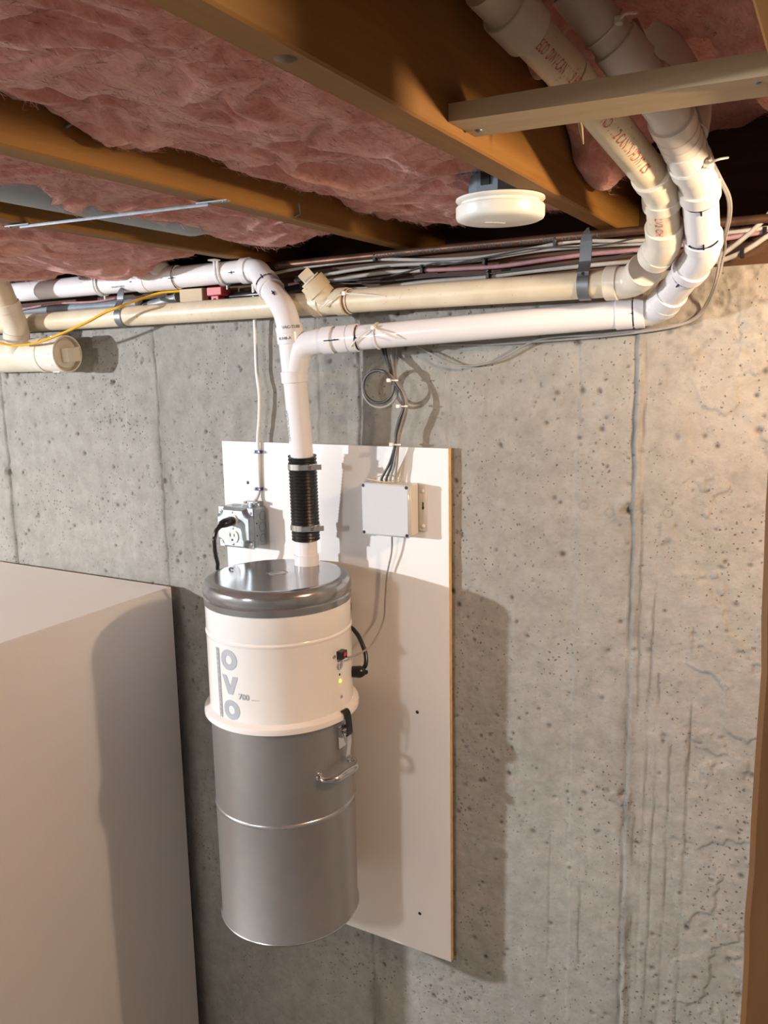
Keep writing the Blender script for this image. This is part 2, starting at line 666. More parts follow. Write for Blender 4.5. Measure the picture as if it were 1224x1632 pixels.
def make_wall():
    xs = np.concatenate([np.linspace(-5.0, -2.5, 26)[:-1], np.arange(-2.5, 0.12, 0.0032), np.linspace(0.12, 1.5, 15)])
    zs = np.concatenate([np.linspace(0, 0.5, 8)[:-1], np.arange(0.5, ZT - 0.002, 0.0032), [ZT - 0.001, ZT, ZT, ZT]])
    X, Z = np.meshgrid(xs, zs)
    D = 0.0012 * fbm(X * 9, Z * 9, 0.3, 4) + 0.0009 * fbm(X * 45, Z * 45, 1.3, 3)
    dirt = np.zeros_like(X)
    # each form panel sits a hair in or out
    for i, (sx, big) in enumerate(SEAMS):
        wob = 0.004 * vn(Z * 6 + i * 7, 0.5 + i) + 0.0018 * vn(Z * 40, 3.3 + i)
        lean = 0.006 * (Z - 1.6) * (1 if big else 0.3)
        u = X - (sx + wob + (-lean if big else lean * 0))
        D += 0.0022 * (1 if i % 2 else -1) / (1 + np.exp(-np.clip(u / 0.0025, -40, 40))) * (np.abs(u) < 0.5)
        g = np.exp(-(u / 0.0032) ** 2)
        D -= 0.004 * g
        dirt = np.maximum(dirt, 0.75 * g * (0.55 + 0.45 * vn(Z * 25, i)))
        dirt = np.maximum(dirt, 0.34 * np.exp(-(u / 0.02) ** 2) * np.clip(0.4 + fbm(X * 30, Z * 7, i), 0, 1))
        if big:
            rg = np.exp(-((u - 0.009) / 0.0055) ** 2)
            D += 0.0048 * rg * np.clip(0.6 + 0.6 * vn(Z * 7, 9.0) + 0.3 * vn(Z * 45, 1.0), 0.1, 1.3)
            g2 = np.exp(-((u - 0.020) / 0.003) ** 2)
            dirt = np.maximum(dirt, 0.6 * g2 * np.clip(0.5 + vn(Z * 18, 4.0), 0, 1))
        if i == 2:
            dirt = np.maximum(dirt, 0.5 * np.exp(-((u - 0.012) / 0.03) ** 2) * (Z < 0.95) * np.clip(0.5 + fbm(X * 25, Z * 9, 2), 0, 1))
    # hairline drips right of the wide seam
    for (x0, ztop, zbot, k) in ((-0.310, 1.75, 0.75, 1), (-0.300, 1.45, 0.62, 2), (-0.235, 1.55, 0.6, 3), (-0.268, 1.3, 0.55, 4), (-0.505, 1.05, 0.72, 5), (-0.445, 1.0, 0.75, 6)):
        lx = x0 + 0.008 * vn(Z * 2.2, k * 3.1) + 0.0015 * vn(Z * 30, k)
        g = np.exp(-((X - lx) / 0.0022) ** 2) * (Z < ztop) * (Z > zbot)
        dirt = np.maximum(dirt, 0.6 * g * np.clip(0.6 + vn(Z * 9, k), 0, 1))
        D -= 0.0012 * g
    # scaled, flaking patches at the right
    fl = fbm(X * 14, Z * 10, 5.0, 4)
    reg = np.clip((X + 0.30) / 0.08, 0, 1) * np.clip((0.12 - X) / 0.05, 0, 1)
    step = np.clip((fl - 0.12) / 0.05, 0, 1)
    D -= 0.0028 * step * reg
    edge = np.exp(-((fl - 0.14) / 0.03) ** 2)
    dirt = np.maximum(dirt, 0.16 * edge * reg)
    # rougher honeycomb under the top right edge
    hc = np.clip((Z - 1.98) / 0.12, 0, 1) * np.clip((X + 0.38) / 0.08, 0, 1)
    D -= 0.0035 * hc * np.clip(fbm(X * 55, Z * 55, 7, 3), 0, 1)
    dirt = np.maximum(dirt, 0.35 * hc * np.clip(fbm(X * 60, Z * 60, 8, 3), 0, 1))
    # form-tie marks on the seams
    for (px, py) in ((262, 768), (1001, 816), (990, 1268), (14, 752)):
        q = P(px, py, y=0)
        rr = np.hypot(X - q.x, (Z - q.z) * 0.8)
        rr = rr + 0.006 * fbm(X * 60, Z * 60, 3)
        D += (0.0035 * np.exp(-((rr - 0.016) / 0.006) ** 2) - 0.009 * np.exp(-(rr / 0.007) ** 2)) * np.clip(0.7 + fbm(X * 35, Z * 35, 6), 0, 1.5)
        dirt = np.maximum(dirt, 0.95 * np.exp(-(rr / 0.0075) ** 2))
        dirt = np.maximum(dirt, 0.35 * np.exp(-(rr / 0.03) ** 2) * np.clip(0.5 + fbm(X * 40, Z * 20, 4), 0, 1))
    # plugged nail circles
    for (px, py) in ((243, 772), (290, 765), (930, 806), (971, 818), (1064, 818), (38, 753)):
        q = P(px, py, y=0)
        rr = np.hypot(X - q.x, Z - q.z)
        g = np.exp(-((rr - 0.0085) / 0.0018) ** 2)
        D -= 0.0015 * g
        dirt = np.maximum(dirt, 0.3 * g)
    # air holes
    dx = 0.0032
    i0 = int(np.searchsorted(xs, -2.5))
    j0 = int(np.searchsorted(zs, 0.5))
    for k in range(5200):
        cx, cz = RNG.uniform(-2.45, 0.1), RNG.uniform(0.52, 2.2)
        if vn(cx * 4, cz * 4, 2.2) < RNG.uniform(-1, 0.7):
            continue
        r = 0.0017 + 0.0050 * RNG.random() ** 3.0
        a, b = i0 + int((cx + 2.5) / dx), j0 + int((cz - 0.5) / dx)
        s = slice(max(0, b - 5), b + 6), slice(max(0, a - 5), a + 6)
        xx, zz = X[s] - cx, Z[s] - cz
        th = RNG.uniform(0, PI)
        st = RNG.uniform(0.55, 1.0)
        e = np.hypot((xx * math.cos(th) + zz * math.sin(th)) / st, (-xx * math.sin(th) + zz * math.cos(th))) / r
        g = np.exp(-e ** 2.6)
        D[s] -= g * min(r * 0.9, 0.0035)
        dirt[s] = np.maximum(dirt[s], g * RNG.uniform(0.3, 1.0))
    Yc = YW - D
    # top face: last rows run back over the wall
    Yc[-3, :] = YW + 0.002
    Yc[-2, :] = YW + 0.12
    Yc[-1, :] = YW + 0.25
    w = grid_object('wall_back', X, Yc, Z, 'concrete', attr=np.clip(dirt, 0, 1))
    return struct(w)


make_wall()
struct(build('floor', MB().box2((-5, -4.5, -0.1), (1.5, 0.25, 0)), 'slab', smooth=False))
struct(build('wall_left', MB().box2((-5.12, -4.5, 0), (-5, 0.25, SF)), 'paint_plain', smooth=False))
struct(build('wall_right', MB().box2((1.5, -4.5, 0), (1.62, 0.25, SF)), 'paint_plain', smooth=False))
struct(build('wall_front', MB().box2((-5.12, -4.62, 0), (1.62, -4.5, SF)), 'paint_plain', smooth=False))

ceil = struct(build('ceiling', MB().box2((-5.12, -4.62, SF), (1.62, 0.4, SF + 0.02)), 'subfloor_wood', smooth=False))
# joists hang under the subfloor, one mesh each
JX = {0: -0.081, 1: -0.444, 2: -0.882, 3: -1.270, 4: -1.710, 5: -2.12, 6: -2.53, 7: -2.94, -1: 0.34, -2: 0.75}
for k, x in JX.items():
    m = MB().cbox((x, -4.5, JB), (x + 0.038, 0.20, SF), 0.0025)
    if k == 1:
        # knot on the underside
        q = P(455, 94, z=JB)
    j = build('joist', m, 'joist_wood', ceil, angle=30)
q = P(455, 94, z=JB)
kn = MB().lathe([(0.0, 0), (0.006, 0.0), (0.0085, 0.0008), (0.010, 0.0012)], (q.x, q.y, JB - 0.0012), 20)
simple('knot', (0.13, 0.085, 0.045), 0.7, 0, 0.3, 0.3, 90)
build('knot', kn, 'knot', ceil)
# sill plate on the wall, rim board behind
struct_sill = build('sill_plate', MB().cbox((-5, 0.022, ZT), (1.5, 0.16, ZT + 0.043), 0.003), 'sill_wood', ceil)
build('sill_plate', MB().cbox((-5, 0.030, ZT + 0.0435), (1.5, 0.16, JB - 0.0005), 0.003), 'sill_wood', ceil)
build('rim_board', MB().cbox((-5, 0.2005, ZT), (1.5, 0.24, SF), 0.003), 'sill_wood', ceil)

# stud at the right edge
st_x = -0.0735 * (1.62 - 0.70)
pts = []
for i in range(41):
    z = JB * i / 40
    pts.append(z)
m = MB()
vs, fs = [], []
for z in pts:
    w = 0.0035 * float(vn(z * 3.1, 0.7)) + 0.002 * float(vn(z * 14, 2.7))
    for (x, y) in ((st_x + 0.003 + w, -0.66), (st_x + w, -0.663), (st_x + 0.001 + w, -0.695), (st_x + 0.007 + w, -0.70), (st_x + 0.089, -0.70), (st_x + 0.089, -0.66)):
        vs.append((x, y, z))
for i in range(40):
    for k in range(6):
        fs.append((i * 6 + k, i * 6 + (k + 1) % 6, (i + 1) * 6 + (k + 1) % 6, (i + 1) * 6 + k))
fs += [tuple(range(5, -1, -1)), tuple(range(240, 246))]
m.add(vs, fs)
tag(build('wall_stud', m, 'stud_wood'), 'rough brown upright wooden stud at the right edge of the view', 'stud')


# ================================================================== INSULATION
def batt(name, label, x0, x1, y0, y1, base, seed, amp=0.03, top=2.50, step=0.0042, xe=None, fibres=5000, floor_z=None):
    """fluffy underside sheet with skirts up towards the subfloor, plus loose strands of fibre"""
    nx, ny = int((x1 - x0) / step), int((y1 - y0) / step)
    U, W = np.meshgrid(np.linspace(0, 1, nx), np.linspace(y0, y1, ny))
    X = x0 + (x1 - x0) * U
    if xe is not None:                       # torn left edge
        X = xe(W) + (x1 - xe(W)) * U
    Y = W.copy()
    s = seed * 13.7
    wx = 0.06 * fbm(X * 5 + s, Y * 5, 1.1, 2)
    wy = 0.06 * fbm(X * 5, Y * 5 + s, 2.2, 2)
    a = fbm((X + wx) * 6 + s, (Y + wy) * 4.5, 0.5, 2)
    b = np.sqrt(fbm((X + 1.6 * wx) * 13 + s, (Y + 1.6 * wy) * 8.5, 4.5, 3, 0.42) ** 2 + 0.02)
    c = fbm((X + wx) * 45 + s, (Y + wy) * 22, 7.5, 3, 0.55)
    Z = base(X, Y) - amp * 0.5 * a + amp * 0.95 * (b - 0.35) - 0.0012 * c
    if floor_z is not None:                  # lowest it may hang, softly limited
        Z = floor_z + np.log1p(np.exp(np.clip((Z - floor_z) / 0.006, -30, 30))) * 0.006
    X = X + 0.006 * fbm(X * 18 + s, Y * 12, 8.5, 3)
    Y = Y + 0.010 * fbm(X * 16, Y * 11 + s, 9.5, 3)
    keep = (Z > JB - 0.004)                  # stay between the joists where it is above their underside
    X = np.where(keep, np.clip(X, x0 + 0.0006, x1 - 0.0006), X)
    e = np.minimum(U, 1 - U) * (x1 - x0)
    Z = Z + np.clip(0.014 - e, 0, 1) ** 2 * 60
    inner = (X.copy(), Y.copy(), Z.copy())
    for k in range(2):
        X = np.concatenate([X[:1], X, X[-1:]], 0)
        Y = np.concatenate([Y[:1], Y, Y[-1:]], 0)
        Z = np.concatenate([np.full_like(Z[:1], top), Z, np.full_like(Z[-1:], top)], 0)
        X, Y, Z = X.T, Y.T, Z.T
    o = grid_object(name, X, Y, Z, 'fibreglass')
    tag(o, label, 'insulation', 'pink fibreglass batts between the joists')
    # strands
    rg = np.random.default_rng(seed)
    Xi, Yi, Zi = inner
    n = fibres
    ii = rg.integers(3, Xi.shape[0] - 3, n)
    jj = rg.integers(2, Xi.shape[1] - 2, n)
    p0 = np.stack([Xi[ii, jj], Yi[ii, jj], Zi[ii, jj] - 0.0004], -1)
    th = rg.normal(1.2, 0.9, n)
    L = rg.uniform(0.006, 0.020, n)
    dr = np.stack([np.cos(th), np.sin(th), rg.normal(-0.12, 0.22, n)], -1) * L[:, None]
    bend = rg.normal(0, 0.25, (n, 3)) * L[:, None]
    bend[:, 2] = -np.abs(bend[:, 2]) * 0.5
    P_ = np.stack([p0, p0 + dr * 0.5 + bend, p0 + dr], 1)
    rad = rg.uniform(0.00022, 0.00045, n)
    off = np.array([[1, 0, 0], [-0.5, 0.5, 0.7], [-0.5, -0.5, -0.7]])
    vs = P_[:, :, None, :] + off[None, None] * rad[:, None, None, None] * np.array([1, 0.8, 0.25])[None, :, None, None]
    if x0 > -3:
        vs[..., 0] = np.where(vs[..., 2] > JB - 0.003, np.clip(vs[..., 0], x0 + 0.0004, x1 - 0.0004), vs[..., 0])
    base_i = np.arange(n)[:, None] * 9
    q = []
    for k in range(2):
        for t_ in range(3):
            u_ = (t_ + 1) % 3
            q.append(np.stack([base_i + 3 * k + t_, base_i + 3 * k + u_, base_i + 3 * k + 3 + u_, base_i + 3 * k + 3 + t_], -1)[:, 0])
    q = np.concatenate(q, 0)
    me = bpy.data.meshes.new('loose_fibres')
    co = vs.reshape(-1, 3) - np.array(o.location)
    me.vertices.add(len(co))
    me.vertices.foreach_set('co', co.ravel())
    me.loops.add(q.size)
    me.loops.foreach_set('vertex_index', q.ravel().astype(np.int32))
    me.polygons.add(len(q))
    me.polygons.foreach_set('loop_start', (np.arange(len(q)) * 4).astype(np.int32))
    me.polygons.foreach_set('loop_total', np.full(len(q), 4, np.int32))
    me.update(calc_edges=True)
    me.materials.append(MATS['fibreglass'])
    fo = bpy.data.objects.new('loose_fibres', me)
    COL.objects.link(fo)
    fo.parent = o
    fo['kind'] = 'stuff'
    return o


def blob(X, Y, x, y, rx, ry, h):
    return -h * np.exp(-(((X - x) / rx) ** 2 + ((Y - y) / ry) ** 2))


def baseA(X, Y):
    t = (X + 0.844) / 0.40
    z = 2.352 - 0.024 * np.sin(np.clip(t, 0, 1) * PI) ** 0.8
    z = z + 0.03 * np.clip((Y + 0.07) / 0.1, 0, 1)
    z = z + blob(X, Y, -0.80, -0.83, 0.05, 0.05, 0.020) + blob(X, Y, -0.62, -1.15, 0.12, 0.18, 0.012) + blob(X, Y, -0.66, -0.25, 0.12, 0.14, 0.012)
    return z


batt('insulation_batt', 'large pink fibreglass batt above smoke detector, between the two widest visible joists', -0.844, -0.444, -1.9, 0.15, baseA, 1, 0.034, fibres=9000, floor_z=2.306)


def xeB(Y):
    # torn edge against the grey duct
    return np.interp(Y, [-1.9, -0.86, -0.77, -0.70, -0.66, -0.60, -0.585, -0.55, -0.45, -0.36, -0.28, 0.2], [-1.04, -1.05, -1.03, -1.07, -1.17, -1.175, -1.09, -1.10, -1.145, -1.145, -1.15, -1.16]) + 0.012 * fbm(Y * 26, 3.3, 0, 4)


def baseB(X, Y):
    z = 2.322 - 0.014 * np.exp(-((X + 1.06) / 0.10) ** 2)
    z = z + blob(X, Y, -1.13, -0.62, 0.06, 0.06, 0.008)
    z = z + 0.05 * np.clip((Y + 0.14) / 0.1, 0, 1)
    return z


batt('insulation_batt', 'torn pink fibreglass hanging beside grey duct above the metal strap', -1.232, -0.882, -1.5, 0.12, baseB, 2, 0.022, xe=xeB, floor_z=2.298)


def baseC(X, Y):
    z = 2.318 - 0.036 * np.exp(-((X + 1.56) / 0.11) ** 2)
    z = z + blob(X, Y, -1.50, -0.15, 0.09, 0.06, 0.022)
    z = z + 0.12 * np.clip((Y + 0.085) / 0.05, 0, 1)
    z = z + 0.05 * np.clip((X + 1.36) / 0.08, 0, 1)
    return z


batt('insulation_batt', 'pink fibreglass tuft drooping over white pipe below the metal strap', -1.672, -1.270, -1.3, 0.02, baseC, 3, 0.030, floor_z=2.262)


def baseE(X, Y):
    z = 2.315 - 0.034 * np.exp(-((X + 1.80) / 0.12) ** 2)
    z = z + blob(X, Y, -1.74, -0.26, 0.06, 0.08, 0.02)
    z = z + 0.12 * np.clip((Y + 0.16) / 0.05, 0, 1)
    return z


batt('insulation_batt', 'pale pink fibreglass lump at far left edge above the white pipe end', -2.082, -1.672, -1.1, 0.0, baseE, 4, 0.030, floor_z=2.27)


def baseD(X, Y):
    t = (X + 0.406) / 0.32
    return 2.498 - 0.02 * np.sin(np.clip(t, 0, 1) * PI) + blob(X, Y, -0.385, -0.20, 0.075, 0.22, 0.155) + blob(X, Y, -0.37, -0.52, 0.05, 0.12, 0.05) + blob(X, Y, -0.115, -0.26, 0.055, 0.22, 0.10)


batt('insulation_batt', 'dark red-pink fibreglass recessed behind the cream and white pipes', -0.406, -0.081, -1.7, 0.15, baseD, 5, 0.026, top=2.53)


def baseF(X, Y):
    return 2.40 + 0.0 * X


batt('insulation_batt', 'pink fibreglass batt right of the last joist at top right corner', -0.043, 0.34, -1.7, 0.15, baseF, 6, 0.02, fibres=1500)

# grey duct in the bay beside the torn batt
duct = MB()
dp = [(-1.128, -1.6, 2.398)] + [(-1.128, y, 2.398) for y in np.linspace(-1.3, -0.34, 14)]
dr = [0.092] * 15
for t in np.linspace(0.15, 1, 9):
    dp.append((-1.128, -0.34 + 0.14 * math.sin(t * PI / 2), 2.398 + 0.05 * t))
    dr.append(0.092 * math.cos(t * PI / 2 * 0.9))
duct.sweep(dp, dr, 40)
tag(build('air_duct', duct, 'duct_grey'), 'smooth grey round duct showing under torn pink insulation at left', 'duct')

# bridging strap
a, b = P(357, 320, z=JB - 0.003), P(16, 361, z=JB - 0.003)
dirv = unit(V3(b) - V3(a))
ang = math.atan2(dirv[1], dirv[0])
Rz = np.array(Matrix.Rotation(ang, 3, 'Z'))
mid = (V3(a) + V3(b)) / 2
ln = np.linalg.norm(V3(b) - V3(a))
t = thing('bridging_strap', 'thin galvanized metal bar bridging two joist undersides at left', 'strap', (mid[0], mid[1], mid[2]))
n2 = np.array([-dirv[1], dirv[0], 0])
sp = MB()
sp.box(mid + np.array([0, 0, -0.002]), (ln * 0.88, 0.008, 0.0016), Rz)
sp.box(mid + n2 * 0.0034 + np.array([0, 0, -0.0035]), (ln * 0.88, 0.0012, 0.004), Rz)
build('bar', sp, 'steel_dark', t, smooth=False)
for e, s in ((a, 1), (b, -1)):
    c = V3(e) + dirv * s * 0.02
    tabm = MB().box(c, (0.055, 0.010, 0.0018), Rz)
    tb = build('end_tab', tabm, 'duct_grey', t, smooth=False)
    build('nail', MB().lathe([(0.0, -0.0016), (0.003, -0.001), (0.0034, 0.0004)], V3(e) + np.array([0, 0, -0.001]), 12), 'steel_dark', tb)

# nails left sticking out of the second joist
for lab, (px, py), (dx, dy) in (('small dark bent nail in joist side near top left', (103, 203), (0.010, 0.014)), ('small dark bent nail in joist side above the white elbow', (470, 344), (-0.002, 0.018))):
    q = V3(P(px, py, x=-0.844))
    m = MB().sweep([q + (-0.004, 0, 0), q + (0.004, 0, 0), q + (0.008, 0.003, 0.003), q + (0.010, dx, dy)], 0.0016, 8)
    tag(build('nail', m, 'steel_dark'), lab, 'nail')


# ================================================================== PIPES
def fitting(pts, r, rh, hub, extra=0.0006, k=7, bend=None):
    """elbow / coupling through pts (2 = straight, 3 = bend) with a hub collar on either end"""
    p = [V3(q) for q in pts]
    if len(p) == 2:
        L = np.linalg.norm(p[1] - p[0])
        path, rad = [], []
        d = unit(p[1] - p[0])
        for (s, rr) in ((0, rh - 0.0012), (0.0012, rh), (L - 0.0012, rh), (L, rh - 0.0012)):
            path.append(p[0] + d * s)
            rad.append(rr)
        return MB().sweep(path, rad, 32)
    a, v, b = p
    d1, d2 = unit(v - a), unit(b - v)
    ang = math.acos(max(-1, min(1, d1 @ d2)))
    L1, L2 = np.linalg.norm(v - a) - hub, np.linalg.norm(b - v) - hub
    L = max(0.004, min(L1, L2))
    path = [a, a + d1 * 0.0012, a + d1 * (hub - 0.001), a + d1 * hub]
    rad = [rh - 0.0012, rh, rh, r + extra]
    for i in range(k + 1):
        t = i / k
        s0, s1 = v - d1 * L, v + d2 * L
        path.append((1 - t) ** 2 * s0 + 2 * t * (1 - t) * v + t * t * s1)
        rad.append(r + extra)
    path += [b - d2 * hub, b - d2 * (hub - 0.001), b - d2 * 0.0012, b]
    rad += [r + extra, rh, rh, rh - 0.0012]
    return MB().sweep(path, rad, 32)


def straight(a, b, r, n=32):
    return MB().sweep([a, b], r, n)


def lerp(a, b, t):
    return V3(a) * (1 - t) + V3(b) * t


def along(a, b, s):
    return V3(a) + unit(V3(b) - V3(a)) * s


def toward_cam(p):
    return unit(CAM - V3(p))


def joint_mark(parent, c, axis, r, span=1.9, cross=True, rot=0.0):
    """felt-pen line round a joint with a short tick across it, on the side facing the room"""
    d = unit(V3(axis))
    n = toward_cam(c)
    n = unit(n - d * (n @ d))
    w = np.cross(d, n)
    m = MB()
    c = V3(c)
    pts = [c + (r + 0.0002) * (n * math.cos(t + rot) + w * math.sin(t + rot)) for t in np.linspace(-span / 2, span / 2, 16)]
    m.sweep(pts, [0.0006 + 0.0009 * random.random() for _ in pts], 6)
    if cross:
        e = c + (r + 0.0006) * (n * math.cos(rot) + w * math.sin(rot))
        m.sweep([e - d * 0.008, e + d * 0.009], 0.0013, 6)
    return build('pen_mark', m, 'black_mark', parent)


RV, RVH = 0.0254, 0.0292       # 2 inch vacuum tube and its hubs
# --- white vacuum pipe network
W_L0 = P(-90, 477, y=-0.05)
W_V1 = V3((-1.198, -0.05, 2.2738))
W_V2 = V3((-1.063, -0.135, 2.172))
W_WT = V3((-1.0530, -0.136, 2.1285))       # top of the wye
W_WB = V3((-1.0490, -0.129, 2.022))      # its bottom
W_HB = V3((-1.0475, -0.112, 1.828))       # pipe end inside the hose
W_B0 = V3(P(517, 543, y=-0.125))
W_R1 = V3(P(1040, 496.5, y=-0.032))
W_V3 = V3(P(1048, 495, y=-0.031))
W_V4 = V3(P(1122, 402, d=1.31))
W_V5 = V3(P(1114, 292, d=1.18))
W_V6 = V3(P(1062, 170, d=1.035))
W_V7 = V3(P(905, -25, d=0.955))
vac = thing('vacuum_pipe_network', 'glossy white plastic pipe with elbows and branch feeding down into vacuum', 'pipe', (-1.06, -0.098, 1.835))
# left run: fitting with stub, pipe pieces
W_L0 = V3(W_L0)
y1 = along(W_V1, W_L0, 0.235)      # right hub edge of the stub tee
y0 = along(W_V1, W_L0, 0.335)
build('pipe', straight(W_L0, y0, RV), 'pvc_white', vac)
build('pipe', straight(y1, along(W_V1, W_L0, 0.03), RV), 'pvc_white', vac)
dl = unit(W_V1 - W_L0)
tee = fitting([along(y0, W_L0, 0.012), along(y1, W_V1, 0.0)], RV, RVH - 0.0008, 0.02)
c0 = lerp(y0, y1, 0.62)
stub = [c0, c0 + np.array([-0.020, -0.004, 0.022]), c0 + np.array([-0.034, -0.006, 0.050]), c0 + np.array([-0.036, -0.004, 0.085]), c0 + np.array([-0.036, 0, 0.15])]
tee.sweep(smooth_path(stub, 5), RV + 0.0008, 28)
tee.sweep([along(y0, W_L0, 0.028), along(y0, W_L0, 0.027), along(y0, y1, 0.004), along(y0, y1, 0.005)], [RV, RVH + 0.0006, RVH + 0.0006, RV], 32)
build('tee_fitting', tee, 'pvc_white', vac)
joint_mark(vac, y1, dl, RVH - 0.0006, 2.4)
joint_mark(vac, along(y0, W_L0, 0.03), dl, RV, 0.5)
# elbows down
el1a = along(W_V1, W_L0, 0.040)
el1 = fitting([el1a, W_V1, along(W_V1, W_V2, 0.074)], RV, RVH, 0.020)
build('elbow', el1, 'pvc_white', vac)
joint_mark(vac, along(W_V1, W_L0, 0.055), dl, RV, 0.3)
build('elbow', fitting([along(W_V2, W_V1, 0.108), W_V2, along(W_V2, W_WT, 0.052)], RV, RVH, 0.020), 'pvc_white', vac)
build('pipe', straight(along(W_V1, W_V2, 0.06), along(W_V2, W_V1, 0.09), RV), 'pvc_white', vac)
joint_mark(vac, along(W_V1, W_V2, 0.076), W_V2 - W_V1, RVH - 0.001, 1.6)
joint_mark(vac, along(W_V2, W_V1, 0.040), W_V2 - W_V1, RVH - 0.002, 0.25)
# wye: vertical body and a sweeping side arm
wye = MB()
dn = unit(W_WB - W_WT)
path = [W_WT, W_WT + dn * 0.001, W_WT + dn * 0.024, W_WT + dn * 0.025, W_WB - dn * 0.025, W_WB - dn * 0.024, W_WB - dn * 0.001, W_WB]
wye.sweep(path, [RVH - 0.001, RVH, RVH, RV + 0.001, RV + 0.001, RVH, RVH, RVH - 0.001], 32)
br_dir = unit(W_R1 - W_B0)
s0 = lerp(W_WT, W_WB, 0.80)
arm = []
for i in range(13):
    t = i / 12
    c1 = s0 + np.array([0.004, 0, 0.001])
    c2 = c1 + np.array([0.010, 0, 0.056])
    c3 = W_B0 - br_dir * 0.042
    c4 = W_B0
    arm.append((1 - t) ** 3 * c1 + 3 * t * (1 - t) ** 2 * c2 + 3 * t * t * (1 - t) * c3 + t ** 3 * c4)
wye.sweep(arm, RV + 0.001, 32)
wye.sweep([W_B0 - br_dir * 0.001, W_B0, W_B0 + br_dir * 0.022, W_B0 + br_dir * 0.0225], [RV, RVH, RVH, RVH - 0.001], 32)
build('wye_fitting', wye, 'pvc_white', vac)
build('pipe', straight(W_WB - (W_HB - W_WB) * 0.1, W_HB, RV), 'pvc_white', vac)
# branch run to the right
b1 = W_B0 + br_dir * 0.032
build('pipe', straight(W_B0, W_R1, RV), 'pvc_white', vac)
build('coupling', fitting([b1, b1 + br_dir * 0.026], RV, RVH - 0.0008, 0.01), 'pvc_white', vac)
build('coupling', fitting([b1 + br_dir * 0.0265, b1 + br_dir * 0.046], RV, RVH - 0.0002, 0.01), 'pvc_white', vac)
joint_mark(vac, b1 + br_dir * 0.0475, br_dir, RV + 0.0006, 2.6)
joint_mark(vac, W_B0 + br_dir * 0.020, br_dir, RVH, 0.05)
joint_mark(vac, b1 + br_dir * 0.004, br_dir, RVH, 0.12)
dR = br_dir
rc = W_R1 - dR * 0.064
build('coupling', fitting([rc, rc + dR * 0.030], RV, RVH - 0.0012, 0.01), 'pvc_white', vac)
joint_mark(vac, rc + dR * 0.031, dR, RV + 0.0008, 2.0)
e_a = W_V3 - dR * 0.040
build('elbow', fitting([e_a, W_V3, along(W_V3, W_V4, 0.040)], RV, RVH, 0.018), 'pvc_white', vac)
build('pipe', straight(along(W_V3, W_V4, 0.03), along(W_V4, W_V3, 0.03), RV), 'pvc_white', vac)
build('elbow', fitting([along(W_V4, W_V3, 0.062), W_V4, along(W_V4, W_V5, 0.040)], RV, RVH, 0.020), 'pvc_white', vac)
cp = along(W_V3, W_V4, 0.038)
build('coupling', fitting([cp, along(cp, W_V4, 0.030)], RV, RVH - 0.0006, 0.01), 'pvc_white', vac)
joint_mark(vac, along(W_V4, W_V3, 0.064), W_V3 - W_V4, RV + 0.001, 1.8)
joint_mark(vac, along(W_V4, W_V5, 0.042), W_V5 - W_V4, RV + 0.001, 1.8)
build('pipe', straight(along(W_V4, W_V5, 0.03), along(W_V5, W_V4, 0.02), RV), 'pvc_white', vac)
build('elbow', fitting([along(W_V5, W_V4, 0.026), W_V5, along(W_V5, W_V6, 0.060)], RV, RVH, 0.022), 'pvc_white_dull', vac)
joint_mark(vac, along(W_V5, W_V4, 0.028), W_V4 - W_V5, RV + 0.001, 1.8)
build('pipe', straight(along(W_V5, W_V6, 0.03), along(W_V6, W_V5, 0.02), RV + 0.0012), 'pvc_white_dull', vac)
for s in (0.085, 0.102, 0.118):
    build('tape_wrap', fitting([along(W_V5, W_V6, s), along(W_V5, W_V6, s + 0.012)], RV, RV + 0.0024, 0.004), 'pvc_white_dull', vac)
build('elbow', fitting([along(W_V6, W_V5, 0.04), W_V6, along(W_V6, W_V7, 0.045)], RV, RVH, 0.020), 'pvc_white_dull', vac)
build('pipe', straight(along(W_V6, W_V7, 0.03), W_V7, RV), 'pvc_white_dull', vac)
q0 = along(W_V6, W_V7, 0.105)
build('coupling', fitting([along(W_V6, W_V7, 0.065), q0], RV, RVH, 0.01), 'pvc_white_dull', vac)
text_on_tube('lettering', 'CENTRAL VACUUM', 0.0115, lerp(W_WB, W_HB, 0.64), W_WB, RV, (-0.62, -1.0, 0), 'black_print', vac, 0.0, width=0.066)
text_around('lettering', 'R0H8-A', 0.0088, W_WT + dn * 0.0125, -dn, RVH, (0.18, -1, 0), 'black_print', vac)
text_around('lettering', 'VAC-TUBE', 0.0088, W_WT - dn * 0.010, -dn, RVH, (0.95, -1, 0), 'black_print', vac)
text_on_tube('lettering', 'VACUUM TUBING', 0.006, along(y0, W_L0, 0.105), y0, RV, (0.1, -1, -0.55), 'black_print', vac, 0.0, width=0.045)

# --- second white pipe behind
m = MB().sweep(smooth_path([P(960, -80, d=1.03), P(1035, 40, d=1.09), P(1088, 122, d=1.12), P(1103, 172, d=1.11), P(1098, 215, d=1.10)], 6), 0.0240, 28)
build('branch_pipe', m, 'pvc_white_dull', vac)

